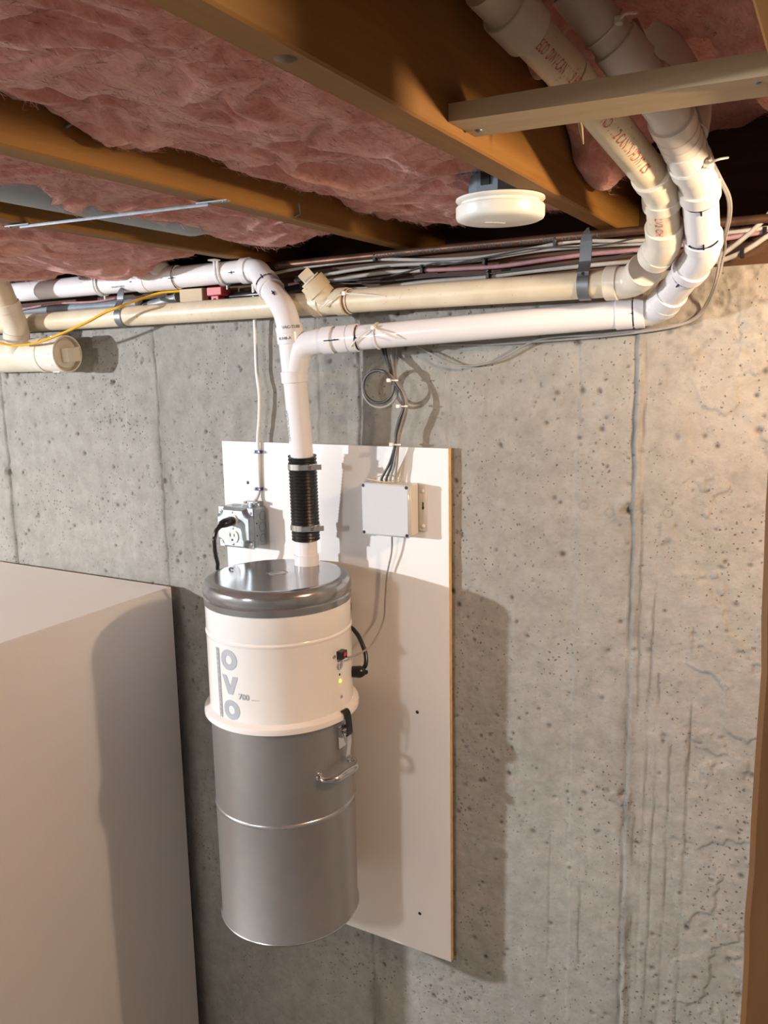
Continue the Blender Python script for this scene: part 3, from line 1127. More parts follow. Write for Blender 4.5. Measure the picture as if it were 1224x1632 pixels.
# --- cream drain network
RC, RCH = 0.02415, 0.0288
C_L0 = V3(P(-60, 522, y=-0.047))
C_V1 = V3(P(1012, 449, y=-0.105))
C_V2 = V3(P(1060, 388, d=1.315))
C_V3 = V3(P(1054, 302, d=1.215))
C_V4 = V3(P(1018, 247, d=1.13))
C_V5 = V3(P(905, 116, d=0.985))
C_V6 = V3(P(770, -25, d=0.875))
drain = thing('drain_pipe_network', 'aged cream drain pipe crossing the wall and turning up between joists', 'pipe', (C_V1[0], C_V1[1], C_V1[2] - RCH))
dC = unit(C_V1 - C_L0)
tc = V3(P(524, 486, y=-0.075))
tc = C_L0 + dC * ((tc - C_L0) @ dC)
build('pipe', straight(C_L0, tc, RC), 'pvc_cream', drain)
build('pipe', straight(tc, C_V1 - dC * 0.02, RC), 'pvc_cream', drain)
# wye with cleanout plug
wy = MB()
wa, wb = tc - dC * 0.030, tc + dC * 0.055
wy.sweep([wa, wa + dC * 0.001, wa + dC * 0.022, wa + dC * 0.023, wb - dC * 0.023, wb - dC * 0.022, wb - dC * 0.001, wb], [RCH - .001, RCH, RCH, RC + .002, RC + .002, RCH, RCH, RCH - .001], 32)
bd = unit(np.array([-0.52, -0.42, 0.74]))
bc = tc + dC * 0.012
wy.sweep([bc, bc + bd * 0.030, bc + bd * 0.031, bc + bd * 0.058, bc + bd * 0.059], [RC + .001, RC + .001, RCH - 0.0005, RCH, RCH - 0.001], 32)
wo = build('wye_fitting', wy, 'pvc_cream', drain)
build('primer_ring', MB().sweep([wb - dC * 0.0005, wb + dC * 0.011], RC + 0.0004, 32), 'purple_primer', drain)
pl = MB().lathe([(0.0, 0.0595), (0.0215, 0.0595), (0.0225, 0.061), (0.0225, 0.064), (0.0, 0.064)], bc, 28, bd)
u_, w_ = frame(bd)
Rm = np.stack([u_, w_, bd], 1)
pl.box(bc + bd * 0.0745, (0.025, 0.025, 0.021), Rm)
build('cleanout_plug', pl, 'pvc_ivory', drain)
sl = build('coupling', fitting([V3(C_V1) - dC * 0.078, V3(C_V1) - dC * 0.077], RC, RC + .001, 0.001), 'pvc_cream', drain)
h0 = C_V1 - dC * 0.050
build('elbow', fitting([h0, C_V1, along(C_V1, C_V2, 0.045)], RC, RCH + 0.0008, 0.022, 0.0035), 'pvc_ivory', drain)
build('elbow', fitting([along(C_V2, C_V1, 0.045), C_V2, along(C_V2, C_V3, 0.042)], RC, RCH, 0.020, 0.0035), 'pvc_ivory', drain)
build('pipe', straight(along(C_V2, C_V3, 0.02), along(C_V3, C_V2, 0.01), RC), 'pvc_cream', drain)
build('elbow', fitting([along(C_V3, C_V2, 0.030), C_V3, along(C_V3, C_V4, 0.052)], RC, RCH, 0.018, 0.003), 'pvc_ivory', drain)
build('pipe', straight(along(C_V3, C_V4, 0.03), C_V5, RC), 'pvc_cream', drain)
build('pipe', straight(C_V5, C_V6, RC), 'pvc_cream', drain)
cpl0 = V3(P(846, 40, d=0.93))
cpl0 = C_V5 + unit(C_V6 - C_V5) * ((cpl0 - C_V5) @ unit(C_V6 - C_V5))
build('coupling', fitting([cpl0, along(cpl0, C_V6, 0.045)], RC, RCH + 0.001, 0.01), 'pvc_ivory', drain)
# red print on the cream pipe
side = tuple(toward_cam(C_V4))
a_, b_ = along(C_V4, C_V5, -0.02), C_V5
text_on_tube('lettering', 'ND 1 1/2 CAN IN HDWV CS', 0.020, C_V5, along(C_V3, C_V4, 0.03), RC, side, 'red_print', drain, 0.075, width=0.135)
text_on_tube('lettering', 'ECO  DWV-CAN 1 1/2 HDV', 0.019, cpl0, C_V5, RC, side, 'red_print', drain, 0.004, width=0.085)
text_on_tube('lettering', 'LV2 CH', 0.0165, along(C_V3, C_V2, 0.034), C_V2, RC, (0.0, -1.0, -0.1), 'red_print', drain, 0.0, width=0.037)

# --- large cleanout at the left edge with its riser
K_E = V3(P(108, 564, y=-0.085))
clean = thing('cleanout_fitting', 'fat cream cleanout fitting with square plug at left edge', 'pipe fitting', (K_E[0] - 0.1, -0.085, K_E[2] - 0.048))
xe = np.array([1.0, 0, 0.0])
body = MB()
body.sweep([K_E - xe * 0.42, K_E - xe * 0.095, K_E - xe * 0.094, K_E - xe * 0.075, K_E - xe * 0.074], [0.0445, 0.0445, 0.0465, 0.0465, 0.0445], 40)
body.sweep([K_E - xe * 0.080, K_E - xe * 0.052, K_E - xe * 0.050], [0.0445, 0.0450, 0.0475], 40)
body.lathe([(0.0445, -0.052), (0.0478, -0.050), (0.0480, -0.001), (0.0470, 0.0), (0.0440, -0.0005), (0.0430, -0.016), (0.0, -0.016)], K_E, 40, xe)
for k in range(10):
    a = 2 * PI * k / 10
    o = np.array([0, math.cos(a), math.sin(a)])
    body.box(K_E - xe * 0.030 + o * 0.0478, (0.026, 0.003, 0.003))
build('body', body, 'pvc_ivory', clean)
pg = MB().lathe([(0.0, -0.0155), (0.0375, -0.0155), (0.0375, -0.010), (0.0355, -0.008), (0.0, -0.008)], K_E, 36, xe)
Rx = np.array(Matrix.Rotation(math.radians(6), 3, 'X'))
pgo = build('plug', pg, 'pvc_ivory', clean)
build('square_grip', MB().box(K_E + xe * 0.006 + np.array([0, 0.004, -0.002]), (0.028, 0.040, 0.036), Rx), 'pvc_ivory', pgo, smooth=False)
r0 = V3(P(27, 556, y=-0.105)) + np.array([0, 0, -0.005])
r1 = V3(P(26, 520, y=-0.118))
r2 = V3(P(-22, 410, y=-0.20))
rz = MB().sweep([r0, lerp(r0, r1, 0.6), r1 - (r1 - r0) * 0.02], 0.0300, 32)
clr = build('riser', rz, 'pvc_ivory', clean)
build('elbow', fitting([lerp(r0, r1, 0.45), r1, along(r1, r2, 0.066)], 0.0295, 0.0335, 0.022, 0.002), 'pvc_ivory', clean)
build('pipe', straight(along(r1, r2, 0.05), r2, 0.0300), 'pvc_cream', clean)

# ================================================================== HANGERS
def strap_hanger(label, px, py, up, foot):
    """flat grey strap: nailed above, S bend, hooks under the cream pipe"""
    c = V3(P(px, py, y=-0.05 if px < 600 else -0.10))
    c = C_L0 + dC * ((c - C_L0) @ dC)
    t = thing('strap_hanger', label, 'pipe hanger', (c[0], c[1], c[2] - RC - 0.003), 'grey strap hangers under the cream pipe')
    w = 0.0105
    prof = []
    R = RC + 0.0017
    for a in np.linspace(math.radians(-60), math.radians(-215), 18):
        prof.append((math.cos(a) * R, math.sin(a) * R))      # (toward wall, up)
    y_, z_ = prof[-1]
    prof += [(y_ - 0.001, z_ + 0.006), (y_ + 0.010, z_ + 0.022), (y_ + 0.012, z_ + 0.034), (y_ + 0.012 + foot * 0.4, up - 0.012), (y_ + 0.012 + foot, up)]
    path = smooth_path([(c[0], c[1] + a, c[2] + b) for a, b in prof], 3)
    vs, fs = [], []
    m = len(path)
    for i in range(m):
        tq = unit(path[min(m - 1, i + 1)] - path[max(0, i - 1)])
        nn = unit(np.cross(tq, np.array([1.0, 0, 0])))
        ww = w
        if i > m - 5:
            ww = w * max(0.2, (m - 1 - i) / 4)
        for sx, sn in ((-ww, -0.0011), (ww, -0.0011), (ww, 0.0011), (-ww, 0.0011)):
            vs.append(path[i] + np.array([sx, 0, 0]) + nn * sn)
    for i in range(m - 1):
        for k in range(4):
            fs.append((i * 4 + k, i * 4 + (k + 1) % 4, i * 4 + 4 + (k + 1) % 4, i * 4 + 4 + k))
    fs += [(3, 2, 1, 0), (m * 4 - 4, m * 4 - 3, m * 4 - 2, m * 4 - 1)]
    build('strap', MB().add(vs, fs), 'steel_dark', t, smooth=False)
    hc = path[int(m * 0.80)]
    build('hole', MB().lathe([(0.0, 0.0014), (0.0028, 0.0014), (0.0032, 0.0)], hc, 14, (0, -1, -0.2)), 'slot_dark', t)


strap_hanger('dark grey strap hanger holding cream pipe below the widest joist', 935, 455, 0.098, 0.012)
strap_hanger('grey strap hanger holding cream pipe beside the yellow cable', 207, 505, 0.075, 0.010)


def u_hanger(label, px, py, t=0.0025):
    c = V3(P(px, py, y=-0.05))
    c = W_L0 + dl * ((c - W_L0) @ dl)
    o = thing('u_strap_hanger', label, 'pipe hanger', (c[0], c[1], c[2] - RV - 0.004), 'white plastic pipe straps')
    m = MB()
    R = RV + 0.0022
    for k in (-0.0045, 0.0045):
        pts = [(c[0] + k, c[1] - R - 0.001, JB - 0.001), (c[0] + k, c[1] - R, c[2] + 0.004)]
        for a in np.linspace(0, PI, 14):
            pts.append((c[0] + k, c[1] - math.cos(a) * R, c[2] - math.sin(a) * R))
        pts += [(c[0] + k, c[1] + R, JB - 0.001)]
        m.sweep(pts, 0.0030, 8)
    build('strap', m, 'pvc_white', o)
    build('tail', MB().sweep([(c[0] + 0.012, c[1] - 0.006, c[2] - R - 0.002), (c[0] + 0.012, c[1] - 0.006, c[2] - R - 0.011)], 0.0022, 8), 'pvc_white', o)
    build('tab', MB().cbox((c[0] - 0.011, c[1] - R - 0.016, JB - 0.004), (c[0] + 0.011, c[1] - R + 0.004, JB - 0.0003), 0.001), 'pvc_white', o)


u_hanger('white plastic strap holding white pipe next to its first elbow', 357, 432)
u_hanger('white plastic strap holding white pipe under the drooping pink tuft', 163, 452)

# ================================================================== BACKING BOARD
YB = -0.018
bl, br = -1.3545, -0.7385
bt, bb = 1.8785, 0.6600
board = thing('backing_board', 'white melamine board with raw tan edge screwed to concrete wall behind vacuum', 'board', ((bl + br) / 2, -0.009, bb))
build('panel', MB().cbox((bl, YB, bb), (br - 0.0006, -0.0046, bt), 0.0006), 'melamine', board, smooth=False)
build('edge_band', MB().box2((br - 0.0006, YB + 0.0006, bb), (br, -0.0046, bt)), 'edge_wood', board, smooth=False)
for (px, py) in ((395, 769), (665, 1135), (669, 1456)):
    q = P(px, py, y=YB)
    build('screw', MB().lathe([(0.0, 0.0008), (0.0034, 0.0006), (0.0042, 0.0)], (q.x, YB, q.z), 16, (0, -1, 0)), 'black_plastic', board)

# ================================================================== CENTRAL VACUUM
AX, AY = -1.066, -0.198
VB = 0.826
vc = thing('central_vacuum', 'cylindrical central vacuum unit, white top and silver-grey canister, hung on board', 'vacuum', (AX, AY, VB))
cen = (AX, AY, 0)
# canister
can = [(0.0, VB + 0.010), (0.148, VB + 0.010), (0.151, VB), (0.1560, VB - 0.0015), (0.1592, VB + 0.0025), (0.1592, VB + 0.007), (0.1565, VB + 0.011), (0.1570, 1.098), (0.1572, 1.312), (0.1572, 1.316), (0.0, 1.316)]
build('canister', MB().lathe(can, cen, 96), 'metallic_grey', vc)
build('bead', MB().lathe([(0.1566, 1.0985), (0.1586, 1.1005), (0.1592, 1.1035), (0.1586, 1.1065), (0.1566, 1.1085)], cen, 96, close=False), 'bead_bright', vc)
build('bottom_rim', MB().lathe([(0.1585, VB + 0.0015), (0.1602, VB + 0.004), (0.1585, VB + 0.0068)], cen, 96, close=False), 'bead_bright', vc)
# white motor housing with groove and flange skirt
hs = [(0.150, 1.3135), (0.1690, 1.3135), (0.1708, 1.3150), (0.1708, 1.3235), (0.1698, 1.3265), (0.1660, 1.3290), (0.1600, 1.3318), (0.1582, 1.3330),
      (0.1578, 1.3345), (0.1578, 1.4930), (0.1582, 1.4950), (0.1594, 1.4970), (0.1594, 1.5000), (0.1572, 1.5018), (0.1566, 1.5035), (0.1572, 1.5052), (0.1578, 1.5070), (0.1578, 1.568), (0.0, 1.568)]
hou = build('motor_housing', MB().lathe(hs, cen, 128), 'enamel_white', vc)
# grey lid with band
lid = [(0.1580, 1.5600), (0.1598, 1.5605), (0.1600, 1.5735), (0.1588, 1.5750), (0.1578, 1.5765), (0.1590, 1.5785), (0.1604, 1.5830), (0.1606, 1.5900), (0.1596, 1.5985),
       (0.1560, 1.6060), (0.1500, 1.6100), (0.1440, 1.6115), (0.1380, 1.6112), (0.0235, 1.6140), (0.0225, 1.6132), (0.0, 1.6132)]
lo = build('lid', MB().lathe(lid, cen, 128), 'metallic_lid', vc)
build('centre_disc', MB().lathe([(0.0, 1.6150), (0.0185, 1.6146), (0.0195, 1.6138), (0.0198, 1.6128)], cen, 40), 'metallic_grey', lo)
q = P(283, 905, z=1.6118)
# pipe collar through the lid, lower pipe piece and hook
PCX, PCY = -1.0580, -0.0960
build('exhaust_collar', MB().lathe([(0.0, 1.600), (0.0285, 1.600), (0.0285, 1.6345), (0.0272, 1.6355), (0.0258, 1.6355), (0.0, 1.6355)], (PCX, PCY, 0), 36), 'pvc_white', vc)
build('inlet_pipe', MB().lathe([(0.0, 1.634), (0.0254, 1.634), (0.0254, 1.72), (0.0, 1.72)], (PCX, PCY, 0), 36), 'pvc_white', vc)
hk = V3(P(367, 908, z=1.612))
build('lid_clip', MB().sweep([hk + (-0.006, 0.004, 0), hk + (0, 0, 0.004), hk + (0.007, 0.001, 0.003)], 0.0022, 8), 'steel_dark', lo)


def on_cyl(u, z, r, lift=0.0006, rr=0.1578):
    a = u / rr
    return (AX + (r + lift) * math.cos(a), AY + (r + lift) * math.sin(a), z)


RB = 0.1578


def ring_letter(uc, zc, ro_u, ro_z, ri_u, ri_z, n=48):
    m = MB()
    vs, fs = [], []
    for i in range(n):
        a = 2 * PI * i / n
        vs.append(on_cyl(uc + ro_u * math.cos(a), zc + ro_z * math.sin(a), RB))
        vs.append(on_cyl(uc + 0.5 * (ro_u + ri_u) * math.cos(a), zc + 0.5 * (ro_z + ri_z) * math.sin(a), RB))
        vs.append(on_cyl(uc + ri_u * math.cos(a), zc + ri_z * math.sin(a), RB))
    for i in range(n):
        j = (i + 1) % n
        fs += [(3 * i, 3 * j, 3 * j + 1, 3 * i + 1), (3 * i + 1, 3 * j + 1, 3 * j + 2, 3 * i + 2)]
    return m.add(vs, fs)


build('logo_letter', ring_letter(-0.2634, 1.4644, 0.0224, 0.0219, 0.0090, 0.0092), 'logo_silver', hou)
build('logo_letter', ring_letter(-0.2618, 1.3560, 0.0221, 0.0217, 0.0090, 0.0092), 'logo_silver', hou)


def quad_uv(c, nu, nv, lift=0.0006):
    """bilinear patch of four (u,z) corners laid on the housing"""
    vs, fs = [], []
    for i in range(nu + 1):
        for j in range(nv + 1):
            s, t = i / nu, j / nv
            u = (1 - s) * (1 - t) * c[0][0] + s * (1 - t) * c[1][0] + s * t * c[2][0] + (1 - s) * t * c[3][0]
            z = (1 - s) * (1 - t) * c[0][1] + s * (1 - t) * c[1][1] + s * t * c[2][1] + (1 - s) * t * c[3][1]
            vs.append(on_cyl(u, z, RB, lift))
    for i in range(nu):
        for j in range(nv):
            k = i * (nv + 1) + j
            fs.append((k, k + nv + 1, k + nv + 2, k + 1))
    return vs, fs


zt, zb = 1.4305, 1.3902
m = MB()
m.add(*quad_uv([(-0.2857, zt), (-0.2722, zt), (-0.2620, 1.4075), (-0.2685, zb)], 4, 4))
m.add(*quad_uv([(-0.2537, zt), (-0.2405, zt), (-0.2553, zb), (-0.2622, 1.4075)], 4, 4))
m.add(*quad_uv([(-0.2685, zb), (-0.2620, 1.4078), (-0.2619, 1.4078), (-0.2553, zb)], 3, 3))
build('logo_letter', m, 'logo_silver', hou)
bar = MB().add(*quad_uv([(-0.3035, 1.4845), (-0.2920, 1.4845), (-0.2895, 1.3330), (-0.3005, 1.3330)], 3, 20))
bo = build('logo_bar', bar, 'logo_bar', hou)


def text_on_housing(name, chars, mat, parent, lift=0.0009):
    """chars: list of (string, u centre, z base, size, bold)"""
    m = MB()
    for s, u, z, size, bold in chars:
        vs, fs = text_mesh(s, size, bold)
        w = (vs[:, 0].max() + vs[:, 0].min()) / 2
        m.add([on_cyl(u + x - w, z + y, RB, lift) for x, y, _ in vs], fs)
    return build(name, m, mat, parent, smooth=False)


word = [('HYBRID', 1.4752, 0.0100), ('CYCLONIC', 1.4040, 0.0097)]
cs = []
for w_s, z0, st in word:
    for i, ch in enumerate(w_s):
        z = z0 - i * st
        tt = (1.4845 - z) / 0.1515
        cs.append((ch, -0.2978 + 0.0028 * tt, z - 0.0028, 0.0078, 0.0))
text_on_housing('lettering', cs, 'enamel_white', bo, 0.0010)
text_on_housing('lettering', [('700', -0.2283, 1.3842, 0.0168, 0.0005)], 'logo_bar', hou, 0.0006)
text_on_housing('lettering', [('700', -0.2283, 1.3842, 0.0168, -0.0004)], 'enamel_white', hou, 0.0010)
text_on_housing('lettering', [('AIRWATTS', -0.2026, 1.3840, 0.0036, 0.0)], 'logo_bar', hou, 0.0006)


def cyl_frame(deg, z, r):
    a = math.radians(deg)
    n = np.array([math.cos(a), math.sin(a), 0])
    t = np.array([-math.sin(a), math.cos(a), 0])
    return np.array([AX, AY, z]) + n * r, n, t


# control panel on the right flank: relay, socket, light, screws
c, n, t = cyl_frame(-2.0, 1.4560, RB)
R3 = np.stack([n, t, np.array([0, 0, 1.0])], 1)
sw = build('switch_block', MB().box(c + n * 0.006, (0.014, 0.020, 0.017), R3), 'black_plastic', hou, smooth=False)
build('red_tab', MB().box(c + n * 0.0135 + np.array([0, 0, 0.002]), (0.003, 0.009, 0.008), R3), 'red_plastic', sw, smooth=False)
for k in (-0.004, 0.004):
    build('terminal', MB().box(c + n * 0.016 + t * k + np.array([0, 0, -0.004]), (0.010, 0.0022, 0.0012), R3), 'chrome', sw, smooth=False)
c2, n2_, t2 = cyl_frame(-2.3, 1.4320, RB)
build('low_voltage_jack', MB().lathe([(0.010, -0.001), (0.0105, 0.0016), (0.0085, 0.0026), (0.0060, 0.0014), (0.0, 0.0010)], c2, 24, n2_), 'chrome', hou)
c2, n2_, t2 = cyl_frame(-2.6, 1.4110, RB)
build('reset_hole', MB().lathe([(0.0026, -0.0005), (0.0026, 0.0006), (0.0, 0.0006)], c2, 14, n2_), 'slot_dark', hou)
c2, n2_, t2 = cyl_frame(-2.2, 1.3965, RB)
build('indicator_light', MB().lathe([(0.0036, -0.0005), (0.0036, 0.0012), (0.0022, 0.0026), (0.0, 0.003)], c2, 16, n2_), 'led_lime', hou)
for deg, z in ((-1.0, 1.3602), (-8.9, 1.4553)):
    c2, n2_, t2 = cyl_frame(deg, z, RB)
    build('screw', MB().lathe([(0.0042, -0.0005), (0.0040, 0.0014), (0.0026, 0.0024), (0.0, 0.0026)], c2, 16, n2_), 'chrome', hou)

# latch: black rubber hook over the flange, chrome bail below
lt_deg = -2.5
c, n, t = cyl_frame(lt_deg, 1.30, 0.0)
ctr = np.array([AX, AY, 0])


def lp(r, z, s=0.0):
    return ctr + n * r + t * s + np.array([0, 0, z])


hook = MB()
prof = [(0.1645, 1.3320), (0.1690, 1.3330), (0.1735, 1.3305), (0.1765, 1.3220), (0.1790, 1.3000), (0.1795, 1.2830), (0.1760, 1.2790)]
path = smooth_path([(r, 0, z) for r, z in prof], 4)
vs, fs = [], []
for i, p in enumerate(path):
    q0, q1 = path[max(0, i - 1)], path[min(len(path) - 1, i + 1)]
    tg = unit(q1 - q0)
    nr = np.array([-tg[2], 0, tg[0]])
    for s_, h_ in ((-0.0085, -0.002), (0.0085, -0.002), (0.0085, 0.002), (-0.0085, 0.002)):
        a_ = p + nr * h_
        vs.append(lp(a_[0], a_[2], s_))
k = len(path)
for i in range(k - 1):
    for j in range(4):
        fs.append((i * 4 + j, i * 4 + (j + 1) % 4, i * 4 + 4 + (j + 1) % 4, i * 4 + 4 + j))
fs += [(3, 2, 1, 0), (k * 4 - 4, k * 4 - 3, k * 4 - 2, k * 4 - 1)]
lat = build('latch', hook.add(vs, fs), 'black_plastic', vc)
pm = MB()
R3 = np.stack([n, t, np.array([0, 0, 1.0])], 1)
pm.box(lp(0.1585, 1.272), (0.0025, 0.026, 0.050), R3)
pm.box(lp(0.1630, 1.285, -0.011), (0.011, 0.0018, 0.022), R3)
pm.box(lp(0.1630, 1.285, 0.011), (0.011, 0.0018, 0.022), R3)
pm.cyl(lp(0.1655, 1.287, -0.0135), lp(0.1655, 1.287, 0.0135), 0.0028, 12)
build('latch_plate', pm, 'chrome', lat, smooth=True)
bm_ = MB()
vs = []
for (r, z, w) in ((0.1770, 1.2815, 0.0085), (0.1775, 1.262, 0.0080), (0.1745, 1.240, 0.0075), (0.1730, 1.229, 0.0090), (0.1745, 1.2245, 0.0080)):
    for s_, h_ in ((-w, -0.0008), (w, -0.0008), (w, 0.0008), (-w, 0.0008)):
        vs.append(lp(r + h_, z, s_))
fs = []
for i in range(4):
    for j in range(4):
        fs.append((i * 4 + j, i * 4 + (j + 1) % 4, i * 4 + 4 + (j + 1) % 4, i * 4 + 4 + j))
fs += [(3, 2, 1, 0), (16, 17, 18, 19)]
bm_.add(vs, fs)
bm_.sweep([lp(0.1660, 1.287, -0.009), lp(0.1775, 1.262, -0.0082)], 0.0018, 8)
bm_.sweep([lp(0.1660, 1.287, 0.009), lp(0.1775, 1.262, 0.0082)], 0.0018, 8)
build('latch_lever', bm_, 'chrome', lat)

# chrome bow handle
h1, n1_, _ = cyl_frame(-26.5, 1.203, 0.1572)
h2, n3_, _ = cyl_frame(9.0, 1.206, 0.1572)
_, nm, _ = cyl_frame(-9.0, 1.2, 0.1572)
hp = [h1 + n1_ * 0.003, h1 + n1_ * 0.016 + np.array([0, 0, -0.001]), lerp(h1, h2, 0.18) + nm * 0.034 + np.array([0, 0, -0.002]), lerp(h1, h2, 0.5) + nm * 0.034 + np.array([0, 0, -0.002]), lerp(h1, h2, 0.82) + nm * 0.034 + np.array([0, 0, -0.002]), h2 + n3_ * 0.016 + np.array([0, 0, -0.001]), h2 + n3_ * 0.003]
sp_ = smooth_path(hp, 7)
rad = [0.0042 + 0.0042 * math.sin(PI * i / (len(sp_) - 1)) ** 2 for i in range(len(sp_))]
hd = build('handle', MB().sweep(sp_, rad, 14, ell=(0.8, 1.0)), 'chrome', vc)
for hh, nn in ((h1, n1_), (h2, n3_)):
    build('handle_boss', MB().lathe([(0.0095, -0.001), (0.0095, 0.002), (0.0075, 0.0045), (0.0, 0.006)], hh, 20, nn), 'chrome', hd)

# ================================================================== FLEX HOSE
t = thing('flexible_hose', 'black ribbed rubber hose sleeve joining white pipe to vacuum inlet', 'hose', (PCX, PCY, 1.672))
za, zb_ = 1.672, 1.862
hpth, hrad = [], []
nrib = 25
for i in range(nrib * 6 + 1):
    z = za + (zb_ - za) * i / (nrib * 6)
    f = (z - za) / (zb_ - za)
    x = PCX + (-1.0483 - PCX) * f
    y = PCY + (-0.1135 - PCY) * f
    rr = 0.0300 + 0.0021 * (math.cos(2 * PI * i / 6) * 0.5 + 0.5)
    hpth.append((x, y, z))
    hrad.append(rr)
build('ribbed_sleeve', MB().sweep(hpth, hrad, 36), 'black_plastic', t)
for zc in (1.839, 1.7005):
    f = (zc - za) / (zb_ - za)
    c = np.array([PCX + (-1.0483 - PCX) * f, PCY + (-0.1135 - PCY) * f, zc])
    cl = build('hose_clamp', MB().lathe([(0.0322, -0.0065), (0.0338, -0.0063), (0.0338, 0.0063), (0.0322, 0.0065)], c, 40, close=False), 'chrome', t)
    Rr = np.array(Matrix.Rotation(math.radians(38), 3, 'Z'))
    nn = Rr @ np.array([0, -1.0, 0])
    tt = Rr @ np.array([1.0, 0, 0])
    build('worm_housing', MB().box(c + nn * 0.0368 - tt * 0.001, (0.020, 0.006, 0.011), Rr), 'chrome', cl, smooth=False)
    build('screw_head', MB().cyl(c + nn * 0.0372 + tt * 0.009, c + nn * 0.0372 + tt * 0.016, 0.0045, 10), 'chrome', cl)
    tl = MB()
    e0 = c + nn * 0.0345 + tt * 0.004
    tl.box(c + nn * 0.0365 + tt * 0.024, (0.030, 0.0009, 0.0115), np.array(Matrix.Rotation(math.radians(50), 3, 'Z')))
    build('band_tail', tl, 'chrome', cl, smooth=False)
    sl = MB()
    for k in range(9):
        a = math.radians(-45 + 6 * k)
        nb_ = np.array([math.cos(a), math.sin(a), 0])
        tb_ = np.array([-math.sin(a), math.cos(a), 0])
        sl.box(c + nb_ * 0.0339, (0.0006, 0.0016, 0.0075), np.stack([nb_, tb_, np.array([0, 0, 1.0])], 1))
    build('band_slots', sl, 'steel_dark', cl, smooth=False)

# ================================================================== OUTLET BOX
ox0, ox1 = -1.3295, -1.2262
oz0, oz1 = 1.6270, 1.7245
oy = -0.0700
ob = thing('outlet_box', 'galvanized square metal outlet box mounted at upper left of white board', 'outlet', ((ox0 + ox1) / 2, YB, oz0))
bx = build('box', MB().cbox((ox0, oy, oz0), (ox1, YB - 0.0002, oz1), 0.004), 'galvanized', ob)
for (yy, zz, r) in ((-0.034, 1.703, 0.011), (-0.036, 1.676, 0.0115), (-0.036, 1.648, 0.010), (-0.058, 1.690, 0.0)):
    if r:
        build('knockout', MB().torus((ox1 + 0.0001, yy, zz), (1, 0, 0), r, 0.0006, 24, 6), 'steel_dark', bx)
for zz in (1.687, 1.657):
    build('screw_hole', MB().lathe([(0.0, 0.0006), (0.0018, 0.0006), (0.002, -0.0002)], (ox1, -0.058, zz), 10, (1, 0, 0)), 'slot_dark', bx)
for k in (-0.02, 0.012):
    build('knockout', MB().torus(((ox0 + ox1) / 2 + k, -0.042, oz1 + 0.0001), (0, 0, 1), 0.011, 0.0006, 24, 6), 'steel_dark', bx)
# corner ears and raised cover with notched corners
for ex in (ox0 + 0.011, ox1 - 0.011):
    for ez in (oz0 + 0.011, oz1 - 0.011):
        e = build('corner_ear', MB().cbox((ex - 0.012, oy - 0.0018, ez - 0.012), (ex + 0.012, oy, ez + 0.012), 0.0008), 'galvanized', bx)
        build('screw', MB().lathe([(0.0045, 0.0), (0.004, 0.0015), (0.0, 0.002)], (ex + (0.004 if ex > -1.28 else -0.004), oy - 0.0018, ez), 12, (0, -1, 0)), 'steel_dark' if ez > 1.68 else 'chrome', bx)


def notched(x0, x1, z0, z1, k, y):
    pts = []
    for (cx, cz, a0) in ((x1, z1, PI), (x0, z1, 1.5 * PI), (x0, z0, 0), (x1, z0, 0.5 * PI)):
        seg = []
        for i in range(7):
            a = a0 + 0.5 * PI * i / 6
            seg.append((cx + k * math.cos(a), y, cz + k * math.sin(a)))
        seg.reverse()
        pts += seg
    return pts


cv = MB()
o1 = notched(ox0 - 0.001, ox1 + 0.001, oz0 - 0.001, oz1 + 0.001, 0.017, oy)
o2 = notched(ox0 + 0.0035, ox1 - 0.0035, oz0 + 0.0035, oz1 - 0.0035, 0.018, oy - 0.0115)
o3 = notched(ox0 + 0.0055, ox1 - 0.0055, oz0 + 0.0055, oz1 - 0.0055, 0.018, oy - 0.0130)
nn_ = len(o1)
fs = []
for a in (0, 1):
    for i in range(nn_):
        fs.append((a * nn_ + i, a * nn_ + (i + 1) % nn_, (a + 1) * nn_ + (i + 1) % nn_, (a + 1) * nn_ + i))
fs.append(tuple(2 * nn_ + i for i in range(nn_)))
cv.add(o1 + o2 + o3, fs)
cvo = build('cover_plate', cv, 'galvanized', ob, angle=28)
fy = oy - 0.0130
mx = (ox0 + ox1) / 2
for zz in (1.7145, 1.6755, 1.6370):
    build('screw', MB().lathe([(0.0032, -0.0002), (0.003, 0.0012), (0.0, 0.0018)], (mx - 0.002, fy, zz), 14, (0, -1, 0)), 'chrome', cvo)
for zc in (1.6945, 1.6555):
    pts = []
    for i in range(40):
        a = 2 * PI * i / 40
        x, z = 0.0172 * math.cos(a), 0.0172 * math.sin(a)
        z = max(-0.0142, min(0.0142, z))
        pts.append((mx - 0.002 + x, fy + 0.001, zc + z))
    rc_ = build('receptacle', MB().prism(pts, (0, -0.0038, 0)), 'outlet_white', cvo, angle=50)
    for k, h in ((-0.0062, 0.0085), (0.0062, 0.007)):
        build('slot', MB().box((mx - 0.002 + k, fy - 0.0030, zc + 0.004), (0.0020, 0.0008, h)), 'slot_dark', rc_, smooth=False)
    build('ground_hole', MB().lathe([(0.0, 0.0004), (0.0027, 0.0004), (0.0027, -0.0002)], (mx - 0.002, fy - 0.0029, zc - 0.0078), 12, (0, -1, 0)), 'slot_dark', rc_)
# cable clamp on top
cl = build('cable_clamp', MB().cyl((-1.2500, -0.040, oz1), (-1.2500, -0.040, oz1 + 0.010), 0.0120, 20), 'galvanized', ob)
build('clamp_bar', MB().cbox((-1.270, -0.047, oz1 + 0.0075), (-1.236, -0.033, oz1 + 0.013), 0.001), 'galvanized', cl)
for k in (-1.2665, -1.2385):
    build('clamp_screw', MB().cyl((k, -0.050, oz1 + 0.010), (k, -0.040, oz1 + 0.010), 0.0035, 10), 'chrome', cl)

